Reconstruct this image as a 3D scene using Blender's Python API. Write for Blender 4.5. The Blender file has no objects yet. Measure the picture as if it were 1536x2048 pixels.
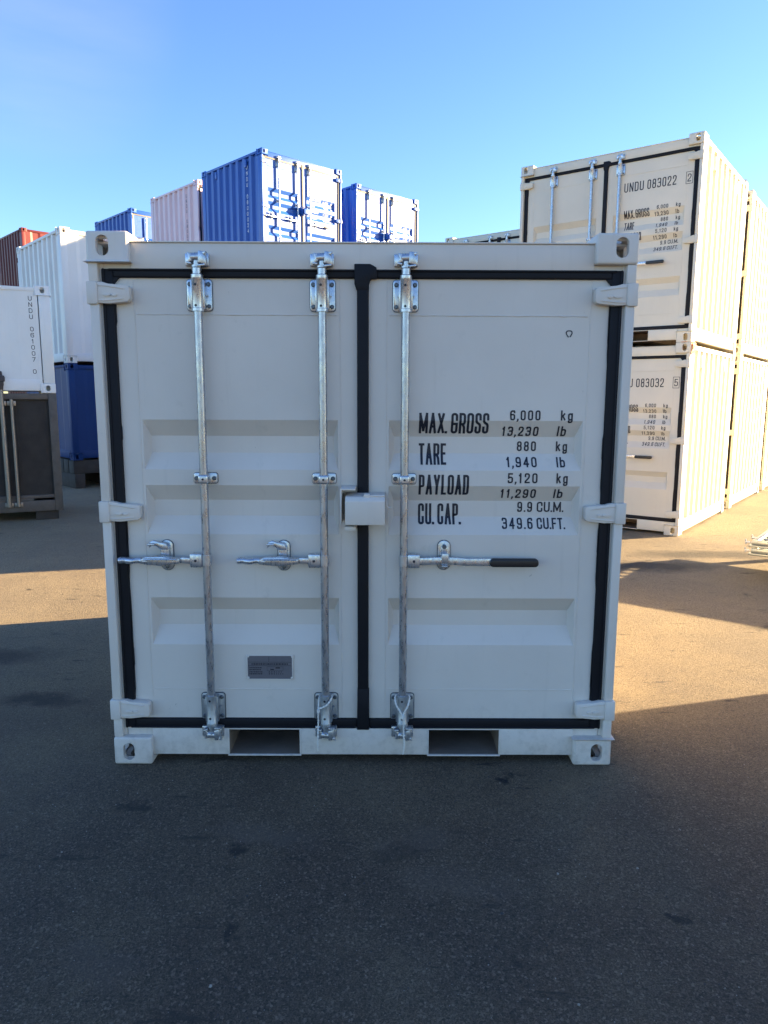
import bpy, bmesh, math, random
from mathutils import Vector, Matrix
random.seed(7)
SC = bpy.context.scene
COL = SC.collection
R = math.radians

# ------------------------------------------------------------------ camera
CAM_POS = Vector((0.0808, -3.0056, 1.6062))
YAW, PITCH, ROLL, FPX = 0.0028, -0.15494, 0.00395, 1450.0
fw = Vector((math.sin(YAW)*math.cos(PITCH), math.cos(YAW)*math.cos(PITCH), math.sin(PITCH)))
rt = Vector((math.cos(YAW), -math.sin(YAW), 0))
up = rt.cross(fw)
r2 = rt*math.cos(ROLL) + up*math.sin(ROLL)
u2 = -rt*math.sin(ROLL) + up*math.cos(ROLL)
cd = bpy.data.cameras.new('camera')
cd.sensor_fit = 'VERTICAL'; cd.sensor_height = 24.0; cd.lens = FPX/2048*24.0
cd.clip_start = 0.05; cd.clip_end = 2000
cam = bpy.data.objects.new('camera', cd); COL.objects.link(cam)
M = Matrix((r2, u2, -fw)).transposed().to_4x4(); M.translation = CAM_POS
cam.matrix_world = M
SC.camera = cam

# ------------------------------------------------------------------ sky, sun, exposure
SUN_EL = R(10.0); SUN_AZ = math.atan2(0.27, 0.963)        # direction to the sun, angle from +X towards +Y
sdir = Vector((math.cos(SUN_AZ)*math.cos(SUN_EL), math.sin(SUN_AZ)*math.cos(SUN_EL), math.sin(SUN_EL)))
W = bpy.data.worlds.new('World'); SC.world = W; W.use_nodes = True
nt = W.node_tree; bg = nt.nodes['Background']
sky = nt.nodes.new('ShaderNodeTexSky'); sky.sky_type = 'NISHITA'; sky.sun_disc = False
sky.sun_elevation = SUN_EL; sky.sun_rotation = math.pi/2 - SUN_AZ
sky.air_density = 1.0; sky.dust_density = 0.3; sky.ozone_density = 3.2; sky.altitude = 0
hs = nt.nodes.new('ShaderNodeHueSaturation'); hs.inputs['Saturation'].default_value = 1.08; hs.inputs['Hue'].default_value = 0.514
nt.links.new(sky.outputs[0], hs.inputs['Color']); nt.links.new(hs.outputs[0], bg.inputs['Color'])
tcw = nt.nodes.new('ShaderNodeTexCoord')
cdir = (fw+r2*(40-768)/FPX-u2*(10-1024)/FPX).normalized()
dt = nt.nodes.new('ShaderNodeVectorMath'); dt.operation = 'DOT_PRODUCT'; nt.links.new(tcw.outputs['Generated'], dt.inputs[0]); dt.inputs[1].default_value = cdir
mk = nt.nodes.new('ShaderNodeMapRange'); mk.inputs['From Min'].default_value = 0.984; mk.inputs['From Max'].default_value = 0.9995; mk.interpolation_type = 'SMOOTHSTEP'
nt.links.new(dt.outputs['Value'], mk.inputs['Value'])
mpw = nt.nodes.new('ShaderNodeMapping'); mpw.inputs['Scale'].default_value = (5, 4, 26); nt.links.new(tcw.outputs['Generated'], mpw.inputs['Vector'])
nw = nt.nodes.new('ShaderNodeTexNoise'); nw.inputs['Scale'].default_value = 1.3; nw.inputs['Detail'].default_value = 6; nt.links.new(mpw.outputs[0], nw.inputs['Vector'])
cm = nt.nodes.new('ShaderNodeMath'); cm.operation = 'MULTIPLY'; nt.links.new(mk.outputs[0], cm.inputs[0]); nt.links.new(nw.outputs['Fac'], cm.inputs[1])
cm2 = nt.nodes.new('ShaderNodeMath'); cm2.operation = 'MULTIPLY'; nt.links.new(cm.outputs[0], cm2.inputs[0]); cm2.inputs[1].default_value = 0.26
mxw = nt.nodes.new('ShaderNodeMix'); mxw.data_type = 'RGBA'; nt.links.new(cm2.outputs[0], mxw.inputs[0]); nt.links.new(hs.outputs[0], mxw.inputs[6]); mxw.inputs[7].default_value = (1.7, 1.9, 2.2, 1)
nt.links.new(mxw.outputs[2], bg.inputs['Color'])
bg.inputs['Strength'].default_value = 0.05
sl = bpy.data.lights.new('sun', 'SUN'); sl.energy = 3.9; sl.angle = R(0.5); sl.color = (1.0, 0.755, 0.44)
so = bpy.data.objects.new('sun', sl); COL.objects.link(so)
so.rotation_euler = sdir.to_track_quat('Z', 'Y').to_euler(); so.location = (12, 4, 8)
SC.view_settings.view_transform = 'Standard'; SC.view_settings.look = 'None'
SC.view_settings.gamma = 1.0; SC.view_settings.use_curve_mapping = False
SC.view_settings.exposure = 3.28

# ------------------------------------------------------------------ materials
def lin(c):
    return tuple(((v/255)/12.92 if v/255 <= 0.04045 else ((v/255+0.055)/1.055)**2.4) for v in c)

def newmat(name):
    m = bpy.data.materials.new(name); m.use_nodes = True
    nt = m.node_tree; b = nt.nodes['Principled BSDF']
    return m, nt, b

def node(nt, t, **kw):
    n = nt.nodes.new(t)
    for k, v in kw.items():
        if k in n.inputs.keys(): n.inputs[k].default_value = v
        else: setattr(n, k, v)
    return n

def noise(nt, vec, scale, detail=4, rough=0.55):
    n = nt.nodes.new('ShaderNodeTexNoise'); n.inputs['Scale'].default_value = scale
    n.inputs['Detail'].default_value = detail; n.inputs['Roughness'].default_value = rough
    nt.links.new(vec, n.inputs['Vector']); return n.outputs['Fac']

def ramp(nt, fac, stops):
    r = nt.nodes.new('ShaderNodeValToRGB'); e = r.color_ramp.elements
    while len(e) < len(stops): e.new(0.5)
    for i, (p, c) in enumerate(stops):
        e[i].position = p; e[i].color = (c, c, c, 1) if isinstance(c, (int, float)) else (*c, 1)
    nt.links.new(fac, r.inputs['Fac']); return r.outputs['Color']

def mix(nt, fac, a, b, mode='MIX'):
    n = nt.nodes.new('ShaderNodeMix'); n.data_type = 'RGBA'; n.blend_type = mode
    def put(sock, v):
        if isinstance(v, bpy.types.NodeSocket): nt.links.new(v, sock)
        elif isinstance(v, (int, float)): sock.default_value = v
        else: sock.default_value = (*v, 1)
    put(n.inputs[0], fac); put(n.inputs[6], a); put(n.inputs[7], b)
    return n.outputs[2]

def bump(nt, b, h, strength, dist, prev=None):
    n = nt.nodes.new('ShaderNodeBump'); n.inputs['Strength'].default_value = strength
    n.inputs['Distance'].default_value = dist
    nt.links.new(h, n.inputs['Height'])
    if prev is not None: nt.links.new(prev, n.inputs['Normal'])
    nt.links.new(n.outputs[0], b.inputs['Normal']); return n.outputs[0]

def paint(name, col, rough=0.45, dirt=(0.30, 0.27, 0.22), amount=0.5, var=0.05, spec=0.4, coat=0.0, chips=0.0, splash=False):
    m, nt, b = newmat(name)
    tc = nt.nodes.new('ShaderNodeTexCoord'); v = tc.outputs['Object']
    n1 = noise(nt, v, 1.7, 5); n2 = noise(nt, v, 9, 6, 0.7)
    mp = nt.nodes.new('ShaderNodeMapping'); mp.inputs['Scale'].default_value = (22, 22, 1.6)
    nt.links.new(v, mp.inputs['Vector']); n3 = noise(nt, mp.outputs[0], 1.0, 4)
    lo = tuple(c*(1-var) for c in col); hi = tuple(min(1, c*(1+var)) for c in col)
    c = mix(nt, ramp(nt, n1, [(0.3, 0.0), (0.7, 1.0)]), lo, hi)
    f = ramp(nt, n2, [(0.62, 0.0), (0.80, 0.28*amount)])
    c = mix(nt, f, c, dirt)
    f2 = ramp(nt, n3, [(0.60, 0.0), (0.78, 0.16*amount)])
    c = mix(nt, f2, c, dirt)
    if splash:
        # road dirt thrown up on the bottom rail and lower edges
        sx = nt.nodes.new('ShaderNodeSeparateXYZ'); nt.links.new(v, sx.inputs[0])
        mr = nt.nodes.new('ShaderNodeMapRange'); mr.inputs['From Min'].default_value = 0.30; mr.inputs['From Max'].default_value = 0.02
        nt.links.new(sx.outputs['Z'], mr.inputs['Value'])
        mu = nt.nodes.new('ShaderNodeMath'); mu.operation = 'MULTIPLY'; nt.links.new(mr.outputs[0], mu.inputs[0])
        nt.links.new(ramp(nt, noise(nt, v, 24, 6, 0.75), [(0.47, 0.0), (0.74, 0.45)]), mu.inputs[1])
        c = mix(nt, mu.outputs[0], c, (0.24, 0.20, 0.15))
    if chips:
        # small chips and scratches down to dark primer, thin rusty weeps below some of them
        mp2 = nt.nodes.new('ShaderNodeMapping'); mp2.inputs['Scale'].default_value = (60, 60, 26); mp2.inputs['Rotation'].default_value = (0, R(24), 0)
        nt.links.new(v, mp2.inputs['Vector']); n6 = noise(nt, mp2.outputs[0], 1.0, 3, 0.7); n7 = noise(nt, v, 3.1, 3)
        fa = ramp(nt, n6, [(0.715, 0.0), (0.74, 1.0)]); fb = ramp(nt, n7, [(0.52, 0.0), (0.66, 1.0)])
        mm_ = nt.nodes.new('ShaderNodeMath'); mm_.operation = 'MULTIPLY'; nt.links.new(fa, mm_.inputs[0]); nt.links.new(fb, mm_.inputs[1])
        m3 = nt.nodes.new('ShaderNodeMath'); m3.operation = 'MULTIPLY'; nt.links.new(mm_.outputs[0], m3.inputs[0]); m3.inputs[1].default_value = chips
        c = mix(nt, m3.outputs[0], c, (0.16, 0.13, 0.11))
    nt.links.new(c, b.inputs['Base Color'])
    b.inputs['Roughness'].default_value = rough
    b.inputs['Specular IOR Level'].default_value = spec
    b.inputs['Coat Weight'].default_value = coat; b.inputs['Coat Roughness'].default_value = 0.42
    n4 = noise(nt, v, 5.5, 2); n5 = noise(nt, v, 160, 2)
    p = bump(nt, b, n4, 0.25, 0.012)
    bump(nt, b, n5, 0.12, 0.0015, p)
    return m

def galv(name, col, rough, scale=60, metal=1.0, scratch=False):
    m, nt, b = newmat(name)
    tc = nt.nodes.new('ShaderNodeTexCoord'); v = tc.outputs['Object']
    n1 = noise(nt, v, scale, 4)
    mp = nt.nodes.new('ShaderNodeMapping'); mp.inputs['Scale'].default_value = (1, 1, 0.25)
    mp.inputs['Rotation'].default_value = (0.5, 0, 0.4)
    nt.links.new(v, mp.inputs['Vector']); n2 = noise(nt, mp.outputs[0], 90, 3)
    c = mix(nt, n1, tuple(x*0.72 for x in col), tuple(min(1, x*1.12) for x in col))
    nt.links.new(c, b.inputs['Base Color'])
    rr = ramp(nt, n2, [(0.3, max(0.04, rough-0.1)), (0.7, rough+0.12)])
    nt.links.new(rr, b.inputs['Roughness'])
    b.inputs['Metallic'].default_value = metal
    bump(nt, b, n2, 0.15, 0.002)
    return m

def plain(name, col, rough=0.6, var=0.25, scale=14, metal=0.0, bmp=0.2):
    m, nt, b = newmat(name)
    tc = nt.nodes.new('ShaderNodeTexCoord'); v = tc.outputs['Object']
    n1 = noise(nt, v, scale, 5)
    c = mix(nt, n1, tuple(x*(1-var) for x in col), tuple(min(1, x*(1+var)) for x in col))
    nt.links.new(c, b.inputs['Base Color']); b.inputs['Roughness'].default_value = rough
    b.inputs['Metallic'].default_value = metal
    if bmp: bump(nt, b, noise(nt, v, scale*8, 3), bmp, 0.003)
    return m

P_GREY = paint('grey_white_paint', (0.665, 0.60, 0.525), amount=0.8, chips=0.55, splash=True)
P_WARM_LIT = paint('bounce_lit_white_paint', (0.67, 0.62, 0.51))  # cream tone holds the warm light bounced off the sunlit ground
P_OFF = paint('off_white_paint', (0.74, 0.70, 0.66))
P_WHITE = paint('cool_white_paint', (0.76, 0.77, 0.74))
P_PINK = paint('pinkish_white_paint', (0.82, 0.60, 0.61))
P_BLUE = paint('blue_paint', (0.006, 0.082, 0.38), 0.44, dirt=(0.04, 0.12, 0.28), spec=0.5, coat=0.28)
P_BLUE_SHADED = paint('shaded_blue_paint', (0.004, 0.034, 0.14), 0.55, dirt=(0.03, 0.05, 0.09), spec=0.25)  # blue with the deep shade between the stacks put into the colour
P_RED = paint('dull_red_paint', (0.12, 0.014, 0.014), 0.5, dirt=(0.1, 0.06, 0.05))
RUBBER = plain('black_rubber', (0.007, 0.007, 0.010), 0.6, 0.3, 20)
RUBBER.node_tree.nodes['Principled BSDF'].inputs['Specular IOR Level'].default_value = 0.25
BARSTEEL = galv('spangled_bar_steel', (0.48, 0.50, 0.54), 0.30, scale=25, metal=0.85)
RUBBER_G = plain('grey_rubber', (0.22, 0.20, 0.17), 0.6, 0.2, 20)
STEEL = galv('bright_galvanised_steel', (0.60, 0.62, 0.65), 0.30, metal=0.82)
STEEL_D = galv('dull_galvanised_steel', (0.42, 0.45, 0.48), 0.42, metal=0.8)
BOLT = galv('dark_bolt_steel', (0.16, 0.18, 0.20), 0.5)
INK = plain('black_lettering', (0.012, 0.014, 0.024), 0.5, 0.1, 10, bmp=0)
INK_W = plain('white_lettering', (0.75, 0.75, 0.74), 0.5, 0.05, 10, bmp=0)
GRIP = plain('black_plastic_grip', (0.010, 0.010, 0.012), 0.4, 0.2, 20)
POCKET = plain('dirty_pocket_steel', (0.20, 0.15, 0.11), 0.8, 0.7, 6)
PLATE = plain('grey_plate_metal', (0.13, 0.12, 0.13), 0.5, 0.12, 30)
FLOORWOOD = plain('dark_underside', (0.04, 0.035, 0.03), 0.9, 0.5, 5)
CORD = plain('white_cord_fibre', (0.70, 0.68, 0.62), 0.8, 0.15, 120)

# ------------------------------------------------------------------ mesh builder
class MB:
    def __init__(s): s.bm = bmesh.new(); s.mi = 0
    def face(s, vs, mi=None):
        try:
            f = s.bm.faces.new(vs)
        except ValueError:
            return None
        f.material_index = s.mi if mi is None else mi
        return f
    def poly(s, pts, mi=None): return s.face([s.bm.verts.new(p) for p in pts], mi)
    def box(s, x0, x1, y0, y1, z0, z1, bev=0.0, mi=None, mat=None, seg=2):
        b = bmesh.new(); bmesh.ops.create_cube(b, size=1)
        for v in b.verts:
            v.co = Vector(((x0+x1)/2+v.co.x*(x1-x0), (y0+y1)/2+v.co.y*(y1-y0), (z0+z1)/2+v.co.z*(z1-z0)))
        if bev: bmesh.ops.bevel(b, geom=b.edges[:], offset=bev, segments=seg, affect='EDGES', profile=0.5)
        s.add(b, mat, mi)
    def add(s, b, mat=None, mi=None):
        mp = {}
        for v in b.verts:
            mp[v] = s.bm.verts.new(mat @ v.co if mat else v.co)
        for f in b.faces:
            s.face([mp[v] for v in f.verts], mi)
        b.free()
    def prism(s, pts, y0, y1, bev=0.0, mi=None, mat=None, seg=2):
        """polygon in XZ extruded in Y"""
        b = bmesh.new()
        f = b.faces.new([b.verts.new((x, y0, z)) for x, z in pts])
        r = bmesh.ops.extrude_face_region(b, geom=[f])
        for v in [g for g in r['geom'] if isinstance(g, bmesh.types.BMVert)]: v.co.y = y1
        bmesh.ops.recalc_face_normals(b, faces=b.faces[:])
        if bev: bmesh.ops.bevel(b, geom=[e for e in b.edges if e.calc_face_angle(0) > 0.5], offset=bev, segments=seg, affect='EDGES', profile=0.5)
        s.add(b, mat, mi)
    def tube(s, pts, r, n=12, mi=None, cap=True, closed=False, taper=None):
        pts = [Vector(p) for p in pts]; rings = []
        N = len(pts); ref = None
        for i, p in enumerate(pts):
            if closed: d = pts[(i+1) % N] - pts[i-1]
            else: d = pts[min(i+1, N-1)] - pts[max(i-1, 0)]
            d.normalize()
            if ref is None:
                ref = Vector((0, 0, 1)) if abs(d.z) < 0.9 else Vector((1, 0, 0))
            a = d.cross(ref); 
            if a.length < 1e-5: a = d.orthogonal()
            a.normalize(); b = a.cross(d).normalized(); ref = b if abs(d.dot(b)) < 0.5 else ref
            rr = r if taper is None else r*taper[i]
            rings.append([s.bm.verts.new(p + (a*math.cos(2*math.pi*k/n) + b*math.sin(2*math.pi*k/n))*rr) for k in range(n)])
        for i in range(N if closed else N-1):
            A = rings[i]; B = rings[(i+1) % N]
            for k in range(n): s.face([A[k], A[(k+1) % n], B[(k+1) % n], B[k]], mi)
        if cap and not closed:
            s.face(rings[0][::-1], mi); s.face(rings[-1], mi)
    def lathe(s, prof, cx, cy, n=20, mi=None, a0=0):
        """profile [(r,z)] round a vertical axis"""
        rings = [[s.bm.verts.new((cx+r*math.cos(2*math.pi*k/n), cy+r*math.sin(2*math.pi*k/n), z)) for k in range(n)] for r, z in prof]
        for A, B in zip(rings, rings[1:]):
            for k in range(n): s.face([A[k], A[(k+1) % n], B[(k+1) % n], B[k]], mi)
        s.face(rings[0][::-1], mi); s.face(rings[-1], mi)
    def bolt(s, x, y, z, r=0.009, h=0.008, mi=None):
        pr = [(r, 0), (r, h*0.55), (r*0.7, h), (0.001, h*1.02)]
        n = 12; rings = [[s.bm.verts.new((x+a*math.cos(2*math.pi*k/n), y-d, z+a*math.sin(2*math.pi*k/n))) for k in range(n)] for a, d in pr]
        for A, B in zip(rings, rings[1:]):
            for k in range(n): s.face([A[k], A[(k+1) % n], B[(k+1) % n], B[k]], mi)
        s.face(rings[-1], mi)
    def mesh(s, name, smooth=35, recalc=True):
        if recalc: bmesh.ops.recalc_face_normals(s.bm, faces=s.bm.faces[:])
        me = bpy.data.meshes.new(name); s.bm.to_mesh(me); s.bm.free()
        if smooth:
            me.polygons.foreach_set('use_smooth', [True]*len(me.polygons))
            me.set_sharp_from_angle(angle=R(smooth))
        return me

def rrect(x0, x1, z0, z1, r, n=5):
    pts = []
    for cx, cz, a in ((x1-r, z1-r, 0), (x0+r, z1-r, 90), (x0+r, z0+r, 180), (x1-r, z0+r, 270)):
        for k in range(n+1):
            t = R(a+90*k/n); pts.append((cx+r*math.cos(t), cz+r*math.sin(t)))
    return pts

MESHES = {}
def cached(key, fn):
    if key not in MESHES: MESHES[key] = fn()
    return MESHES[key]

def part(name, key, fn, mats, parent, loc=(0, 0, 0), label=None):
    me = cached(key, fn) if key else fn()
    if not isinstance(mats, (list, tuple)): mats = [mats]
    while len(me.materials) < len(mats): me.materials.append(mats[len(me.materials)])
    o = bpy.data.objects.new(name, me); COL.objects.link(o); o.parent = parent; o.location = loc
    for i, m in enumerate(mats):
        o.material_slots[i].link = 'OBJECT'; o.material_slots[i].material = m
    if label: o['label'] = label
    return o

def thing(name, label, cat, loc=(0, 0, 0), rz=0.0, group=None):
    o = bpy.data.objects.new(name, None); COL.objects.link(o)
    o.empty_display_size = 0.3; o.location = loc; o.rotation_euler = (0, 0, rz)
    o['label'] = label; o['category'] = cat
    if group: o['group'] = group
    return o

def single(name, me, mat, label, cat, loc=(0, 0, 0), rz=0, group=None, kind=None):
    o = bpy.data.objects.new(name, me); COL.objects.link(o); o.location = loc; o.rotation_euler = (0, 0, rz)
    if mat: me.materials.append(mat)
    if kind: o['kind'] = kind
    if label: o['label'] = label
    if cat: o['category'] = cat
    if group: o['group'] = group
    return o

# ------------------------------------------------------------------ stroke lettering
q = 'r'
GL = {
 '0': (.60, [([(0,0,q),(1,0,q),(1,1,q),(0,1,q)], 1)]), 'O': (.66, [([(0,0,q),(1,0,q),(1,1,q),(0,1,q)], 1)]),
 '1': (.42, [([(.05,.78),(.6,1),(.6,0)], 0)]),
 '2': (.60, [([(0,.72),(0,1,q),(1,1,q),(1,.58,q),(0,.12,q),(0,0),(1,0)], 0)]),
 '3': (.60, [([(0,.84),(0,1,q),(1,1,q),(1,.53,q),(.35,.53)], 0), ([(.35,.53),(1,.53,q),(1,0,q),(0,0,q),(0,.16)], 0)]),
 '4': (.62, [([(.74,0),(.74,1),(0,.27),(1,.27)], 0)]),
 '5': (.60, [([(.95,1),(.06,1),(.04,.5),(.1,.6),(1,.6,q),(1,0,q),(0,0,q),(0,.17)], 0)]),
 '6': (.60, [([(1,.84),(1,1,q),(0,1,q),(0,0,q),(1,0,q),(1,.58,q),(.03,.58)], 0)]),
 '7': (.58, [([(0,1),(1,1),(.3,0)], 0)]),
 '8': (.60, [([(0,0,q),(1,0,q),(1,.53,q),(0,.53,q)], 1), ([(.04,.53,q),(.96,.53,q),(.96,1,q),(.04,1,q)], 1)]),
 '9': (.60, [([(0,.16),(0,0,q),(1,0,q),(1,1,q),(0,1,q),(0,.42,q),(.97,.42)], 0)]),
 'A': (.70, [([(0,0),(.5,1),(1,0)], 0), ([(.2,.32),(.8,.32)], 0)]),
 'C': (.64, [([(1,.7),(1,1,q),(0,1,q),(0,0,q),(1,0,q),(1,.3)], 0)]),
 'D': (.64, [([(0,0),(1,0,q),(1,1,q),(0,1)], 1)]),
 'E': (.56, [([(1,1),(0,1),(0,0),(1,0)], 0), ([(0,.52),(.85,.52)], 0)]),
 'F': (.54, [([(1,1),(0,1),(0,0)], 0), ([(0,.5),(.85,.5)], 0)]),
 'G': (.66, [([(1,.7),(1,1,q),(0,1,q),(0,0,q),(1,0,q),(1,.47),(.55,.47)], 0)]),
 'L': (.54, [([(0,1),(0,0),(1,0)], 0)]),
 'M': (.86, [([(0,0),(0,1),(.5,.12),(1,1),(1,0)], 0)]),
 'N': (.66, [([(0,0),(0,1),(1,0),(1,1)], 0)]),
 'P': (.62, [([(0,0),(0,1),(1,1,q),(1,.44,q),(0,.44)], 0)]),
 'R': (.64, [([(0,0),(0,1),(1,1,q),(1,.46,q),(0,.46)], 0), ([(.5,.46),(.95,.3,q),(1,0)], 0)]),
 'S': (.62, [([(1,.73),(1,1,q),(0,1,q),(0,.55,q),(1,.45,q),(1,0,q),(0,0,q),(0,.27)], 0)]),
 'T': (.60, [([(0,1),(1,1)], 0), ([(.5,1),(.5,0)], 0)]),
 'U': (.66, [([(0,1),(0,0,q),(1,0,q),(1,1)], 0)]),
 'X': (.68, [([(0,0),(1,1)], 0), ([(0,1),(1,0)], 0)]),
 'Y': (.68, [([(0,1),(.5,.44),(1,1)], 0), ([(.5,.44),(.5,0)], 0)]),
 'k': (.54, [([(0,0),(0,1)], 0), ([(0,.26),(.92,.7)], 0), ([(.36,.44),(1,0)], 0)]),
 'g': (.54, [([(0,0,q),(1,0,q),(1,.68,q),(0,.68,q)], 1), ([(1,.68),(1,-.3,q),(0,-.3,q),(0,-.16)], 0)]),
 'l': (.10, [([(.5,0),(.5,1)], 0)]),
 'b': (.54, [([(0,1),(0,0)], 0), ([(0,0,q),(1,0,q),(1,.68,q),(0,.68,q)], 1)]),
 '.': (.10, [('dot', 0)]), ',': (.10, [('comma', 0)]), ' ': (.16, []),
}
def fillet(pts, closed, rad):
    out = []; n = len(pts)
    for i, p in enumerate(pts):
        P = Vector(p[:2])
        if len(p) < 3 or (not closed and i in (0, n-1)): out.append(P); continue
        A = Vector(pts[i-1][:2]); B = Vector(pts[(i+1) % n][:2])
        da = A-P; db = B-P; r = min(rad, da.length*0.499, db.length*0.499)
        a = P+da.normalized()*r; b = P+db.normalized()*r
        for k in range(7):
            t = k/6; out.append(a*(1-t)**2 + P*2*t*(1-t)*1.0 + b*t*t)
    return out
def ribbon(mb, pts, closed, t, y):
    n = len(pts); L = []; Rr = []
    cl = [pts[0]]
    for p in pts[1:]:
        if (p-cl[-1]).length > 1e-6: cl.append(p)
    if closed and (cl[0]-cl[-1]).length < 1e-6: cl.pop()
    pts = cl; n = len(pts)
    for i in range(n):
        if closed: d0 = pts[i]-pts[i-1]; d1 = pts[(i+1) % n]-pts[i]
        else:
            d0 = pts[i]-pts[i-1] if i else pts[1]-pts[0]
            d1 = pts[i+1]-pts[i] if i < n-1 else pts[i]-pts[i-1]
        d0 = d0.normalized(); d1 = d1.normalized()
        n0 = Vector((-d0.y, d0.x)); n1 = Vector((-d1.y, d1.x)); m = n0+n1
        if m.length < 1e-4: m = n0
        m.normalize(); k = min(2.2, 1/max(0.2, m.dot(n0)))
        L.append(pts[i]+m*k*t/2); Rr.append(pts[i]-m*k*t/2)
    VL = [mb.bm.verts.new((p.x, y, p.y)) for p in L]; VR = [mb.bm.verts.new((p.x, y, p.y)) for p in Rr]
    for i in range(n if closed else n-1):
        j = (i+1) % n; mb.face([VL[i], VR[i], VR[j], VL[j]])
def split_sharp(P):
    out = [[P[0]]]
    for i in range(1, len(P)):
        out[-1].append(P[i])
        if i < len(P)-1:
            a = P[i]-P[i-1]; b = P[i+1]-P[i]
            if a.length > 1e-6 and b.length > 1e-6 and a.normalized().dot(b.normalized()) < -0.1: out.append([P[i]])
    return out
def capped(P, t):
    P = list(P)
    for a, b in ((0, 1), (-1, -2)):
        d = P[a]-P[b]
        if d.length < 1e-6: continue
        d.normalize(); e = 0.5 if max(abs(d.x), abs(d.y)) > 0.97 else 0.36
        P[a] = P[a]+d*t*e
    return P
def text(mb, s, x0, x1, z0, z1, t, gap=0.2, y=0.0, slant=0.0):
    """lay the string out in the box x0..x1, z0..z1 with stroke t"""
    ws = [GL[c][0] for c in s]; tot = sum(ws)+gap*(len(s)-1)
    k = (x1-x0)/tot; x = x0; h = z1-z0
    for i, c in enumerate(s):
        w = ws[i]*k; iy = y-0.00004*(i % 7)
        for pts, cl in GL[c][1]:
            iy -= 0.00003
            if pts in ('dot', 'comma'):
                a = max(t*1.05, w*0.0); cx = x+w/2
                P = [(cx-a/2, z0), (cx+a/2, z0), (cx+a/2, z0+a), (cx-a/2, z0+a)]
                if pts == 'comma': P = [(cx-a*.75, z0-a*.9), (cx-a*.1, z0-a*.9), (cx+a/2, z0+a*.2), (cx+a/2, z0+a), (cx-a/2, z0+a), (cx-a/2, z0)]
                mb.poly([(p[0]+slant*(p[1]-z0), iy, p[1]) for p in P]); continue
            iw = max(w-t, 0.0); ih = h-t
            pp = [(x+t/2+p[0]*iw, z0+t/2+p[1]*ih)+tuple(p[2:]) for p in pts]
            pl = fillet(pp, cl, iw*0.55)
            pl = [Vector((p.x+slant*(p.y-z0), p.y)) for p in pl]
            runs = [pl] if cl else split_sharp(pl)
            for k_, run in enumerate(runs): ribbon(mb, run if cl else capped(run, t), cl, t, iy-.00001*k_)
        x += w+gap*k
def vtext(mb, s, xc, z_top, w, h, pitch, t):
    z = z_top
    for c in s:
        if c != ' ':
            ww = w*min(1, GL[c][0]/0.62) if c not in '1' else w*0.6
            text(mb, c, xc-ww/2, xc+ww/2, z-h, z, t)
        z -= pitch

# ------------------------------------------------------------------ container builder
DY = 0.045            # door skin
TROUGHS = [(1.517, 1.448, 1.377, 1.308), (1.242, 1.174, 1.105, 1.031), (0.752, 0.687, 0.619, 0.540)]
TD = 0.042
DOORS = {'L': (-1.008, -0.024, -0.92, -0.104), 'R': (0.024, 1.008, 0.108, 0.92)}
ENDS = 0.022
def trough_depth(z, x=None, xr=None):
    for a, b, c, d in TROUGHS:
        if d < z < a:
            k = 1.0
            if z > b: k = (a-z)/(a-b)
            elif z < c: k = (z-d)/(c-d)
            if xr: k = min(k, max(0, (x-xr[0])/ENDS), max(0, (xr[1]-x)/ENDS))
            return TD*k
    return 0.0
def drape(mb, door):
    xr = DOORS[door][2:]
    for tr in TROUGHS:
        for z in tr:
            bmesh.ops.bisect_plane(mb.bm, geom=mb.bm.verts[:]+mb.bm.edges[:]+mb.bm.faces[:], plane_co=(0, 0, z), plane_no=(0, 0, 1), dist=1e-6)
    for v in mb.bm.verts: v.co.y += DY-0.0013+trough_depth(v.co.z, v.co.x, xr)

def weld(mb, pts, r=0.0034, y=DY):
    P = []; 
    for a, b in zip(pts, pts[1:]):
        a = Vector(a); b = Vector(b); n = max(2, int((b-a).length/0.02))
        for k in range(n): P.append(a.lerp(b, k/n))
    P.append(Vector(pts[-1]))
    P3 = [Vector((p.x+random.uniform(-.0007, .0007), y+random.uniform(-0.0002, 0.0006), p.y+random.uniform(-.0007, .0007))) for p in P]
    mb.tube(P3, r, 6, taper=[random.uniform(.6, 1.25) for _ in P3])

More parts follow.
